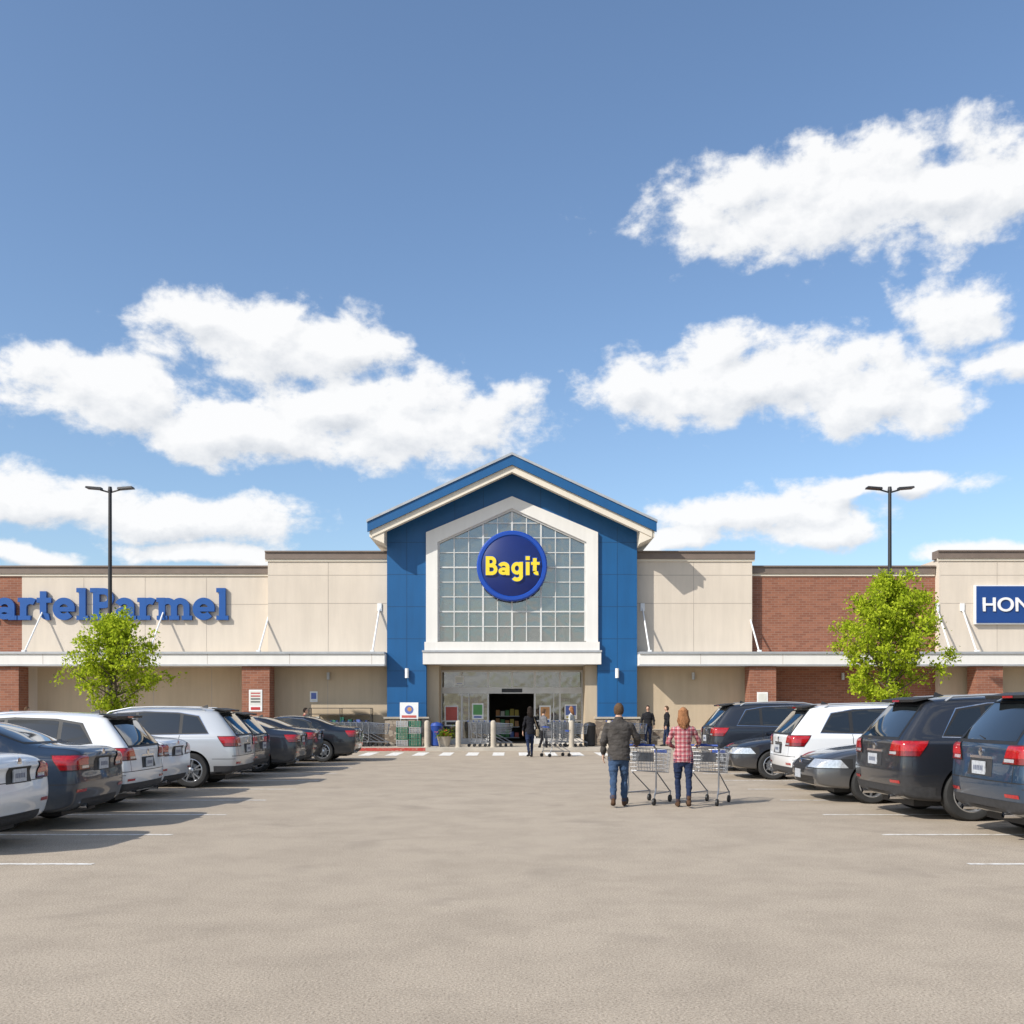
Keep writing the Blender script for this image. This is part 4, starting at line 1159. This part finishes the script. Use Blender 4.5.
person(WOM,-6,1.66,'f','plaid','jeansd','boot',HR,arms={'R':dict(e=(.28,.08,1.17),w=(.29,.34,1.12),d=(-.05,.9,-.3),n=(0,-.3,-1),c=60),'L':dict(e=(-.27,.0,1.15),w=(-.16,.22,1.05),d=(.5,.8,0),n=(.3,0,-1),c=40)},stride=-.11,voxel=.0105,longhair=True)
person((.62,34.3),15,1.72,'f','black','jeansd','black',HK,stride=.1,longhair=True,bag=True)
person((1.25,39.6),-60,1.64,'m','greyc','black','black',HB,stride=.1)
person((2.45,41.2),60,1.62,'f','whitec','jeansd','black',HR,stride=.08,z=.12,longhair=True)
person((5.6,41.2),170,1.66,'m','black','jeansd','black',HK,stride=.1,z=.12)
person((6.35,41.0),90,1.64,'m','black','jeansd','black',HB,stride=.1,z=.12)
person((-7.9,38.2),-90,1.68,'m','redc','khaki','black',HK,stride=.1)
person((-18.3,37.7),-70,1.72,'m','redc','khaki','black',HB,stride=.1)
person((12.2,36.2),70,1.66,'m','whitec','jeans','black',HB,stride=.1)

# ------------------------------------------------------------------ world
W=bpy.data.worlds.new('World'); scene.world=W; W.use_nodes=True; nt=W.node_tree; t=NT(nt)
for n in list(nt.nodes): nt.nodes.remove(n)
out=t.n('ShaderNodeOutputWorld')
sund=Vector((-.74,-.56,.70)).normalized(); el=math.asin(sund.z); az=math.atan2(sund.x,sund.y)%(2*math.pi)
sky=t.n('ShaderNodeTexSky',sky_type='NISHITA'); sky.sun_disc=False; sky.sun_elevation=el; sky.sun_rotation=az
sky.altitude=50; sky.air_density=1.0; sky.dust_density=1.3; sky.ozone_density=1.2
bg=t.n('ShaderNodeBackground'); bg.inputs[1].default_value=.145
tint=t.mix(1.,sky.outputs[0],(1.04,1.14,1.23),'MULTIPLY')
t.l.new(tint,bg.inputs[0])
clouds=[(110,388,95,34),(250,428,130,36),(410,418,130,46),(340,408,135,34),(270,340,130,38),(345,352,66,28),(205,325,55,20),
 (760,380,165,42),(635,388,66,26),(730,350,60,24),(880,402,82,34),(850,200,190,44),(740,195,76,30),(960,190,125,44),
 (955,315,50,28),(1015,368,40,20),(55,500,80,28),(190,517,125,26),(200,552,84,13),(25,560,52,12),(765,514,105,25),(660,540,62,12),(820,530,64,18),
 (890,487,84,11),(965,548,54,12)]
def aeconv(px,py):
    u=(px-512)/1000; v=(709-py)/1000; a=math.atan(u); e=math.atan(v*math.cos(a)); return a,e
grp=bpy.data.node_groups.new('cloud_field','ShaderNodeTree')
grp.interface.new_socket('P',in_out='INPUT',socket_type='NodeSocketVector'); grp.interface.new_socket('F',in_out='OUTPUT',socket_type='NodeSocketFloat')
G=NT(grp); gi=G.n('NodeGroupInput'); go=G.n('NodeGroupOutput')
Pv=gi.outputs[0]
wn=G.n('ShaderNodeTexNoise'); wn.inputs['Scale'].default_value=14; wn.inputs['Detail'].default_value=1; G.l.new(Pv,wn.inputs['Vector'])
wp=G.vmath('ADD',Pv,G.vmath('MULTIPLY',G.vmath('SUBTRACT',wn.outputs['Color'],(.5,.5,.5)),(.06,.030,0)))
acc=None
for cx_,cy_,rx_,ry_ in clouds:
    a,e=aeconv(cx_,cy_)
    d=G.vmath('LENGTH',G.vmath('MULTIPLY',G.vmath('SUBTRACT',wp,(a,e,0)),(1000/rx_/1.0,1000/ry_/1.0,0)))
    f=G.math('SUBTRACT',1.,d)
    acc=f if acc is None else G.math('SMOOTH_MAX',acc,f,.12)
spz=G.n('ShaderNodeSeparateXYZ'); G.l.new(Pv,spz.inputs[0])
gn=G.noise(G.vmath('MULTIPLY',Pv,(1.,2.4,1.)),2.6,1)
gm=G.math('MULTIPLY',G.math('SUBTRACT',gn,.55),5.)
far=G.math('MULTIPLY',G.math('SUBTRACT',G.math('ABSOLUTE',spz.outputs[0]),.72,clamp=True),8.,clamp=True)
gm=G.math('SUBTRACT',gm,G.math('MULTIPLY',G.math('SUBTRACT',1.,far),9.))
acc=G.math('MAXIMUM',acc,gm)
acc=G.math('MAXIMUM',acc,-1.4)
n1=G.noise(G.vmath('MULTIPLY',Pv,(.75,1.05,1.)),24,7,.60,.1)
F=G.math('ADD',acc,G.math('MULTIPLY',G.math('SUBTRACT',n1,.5),2.3))
G.l.new(F,go.inputs[0])
tc=t.n('ShaderNodeTexCoord'); sp=t.n('ShaderNodeSeparateXYZ'); t.l.new(tc.outputs['Generated'],sp.inputs[0])
azn=t.math('ARCTAN2',sp.outputs[0],sp.outputs[1]); eln=t.math('ARCSINE',sp.outputs[2])
Pn=t.comb(azn,eln,0.)
g1=t.n('ShaderNodeGroup'); g1.node_tree=grp; t.l.new(Pn,g1.inputs[0])
g2=t.n('ShaderNodeGroup'); g2.node_tree=grp; t.l.new(t.vmath('ADD',Pn,(-.006,.014,0)),g2.inputs[0])
dens=t.n('ShaderNodeMapRange',interpolation_type='SMOOTHSTEP'); t.l.new(g1.outputs[0],dens.inputs[0]); dens.inputs[1].default_value=-.16; dens.inputs[2].default_value=.36
up=t.math('GREATER_THAN',eln,.0)
dfin=t.math('MULTIPLY',t.math('MULTIPLY',dens.outputs[0],.97),up)
dif=t.math('SUBTRACT',g1.outputs[0],g2.outputs[0])
lit=t.math('ADD',.64,t.math('MULTIPLY',dif,.50),clamp=True)
cc=t.ramp(lit,[(.10,(.58,.62,.68)),(.45,(.80,.82,.85)),(.75,(.97,.972,.975))])
b2=t.n('ShaderNodeBackground'); b2.inputs[1].default_value=1.03; t.l.new(cc,b2.inputs[0])
ms=t.n('ShaderNodeMixShader'); t.l.new(dfin,ms.inputs[0]); t.l.new(bg.outputs[0],ms.inputs[1]); t.l.new(b2.outputs[0],ms.inputs[2])
t.l.new(ms.outputs[0],out.inputs[0])
# sun
sl_=bpy.data.lights.new('sun','SUN'); sl_.energy=5.0; sl_.angle=R(.5); sl_.color=(1.,.95,.87)
so=bpy.data.objects.new('sun',sl_); COL.objects.link(so); so.rotation_euler=sund.to_track_quat('Z','Y').to_euler(); so.location=(-20,-20,30)
# camera
cd=bpy.data.cameras.new('camera'); cam=bpy.data.objects.new('camera',cd); COL.objects.link(cam)
cam.location=(0,0,1.65); cam.rotation_euler=(R(90),0,0); cd.sensor_width=36; cd.lens=36*1000/1024; cd.shift_y=197/1024; cd.clip_end=3000; cd.clip_start=.1
scene.camera=cam
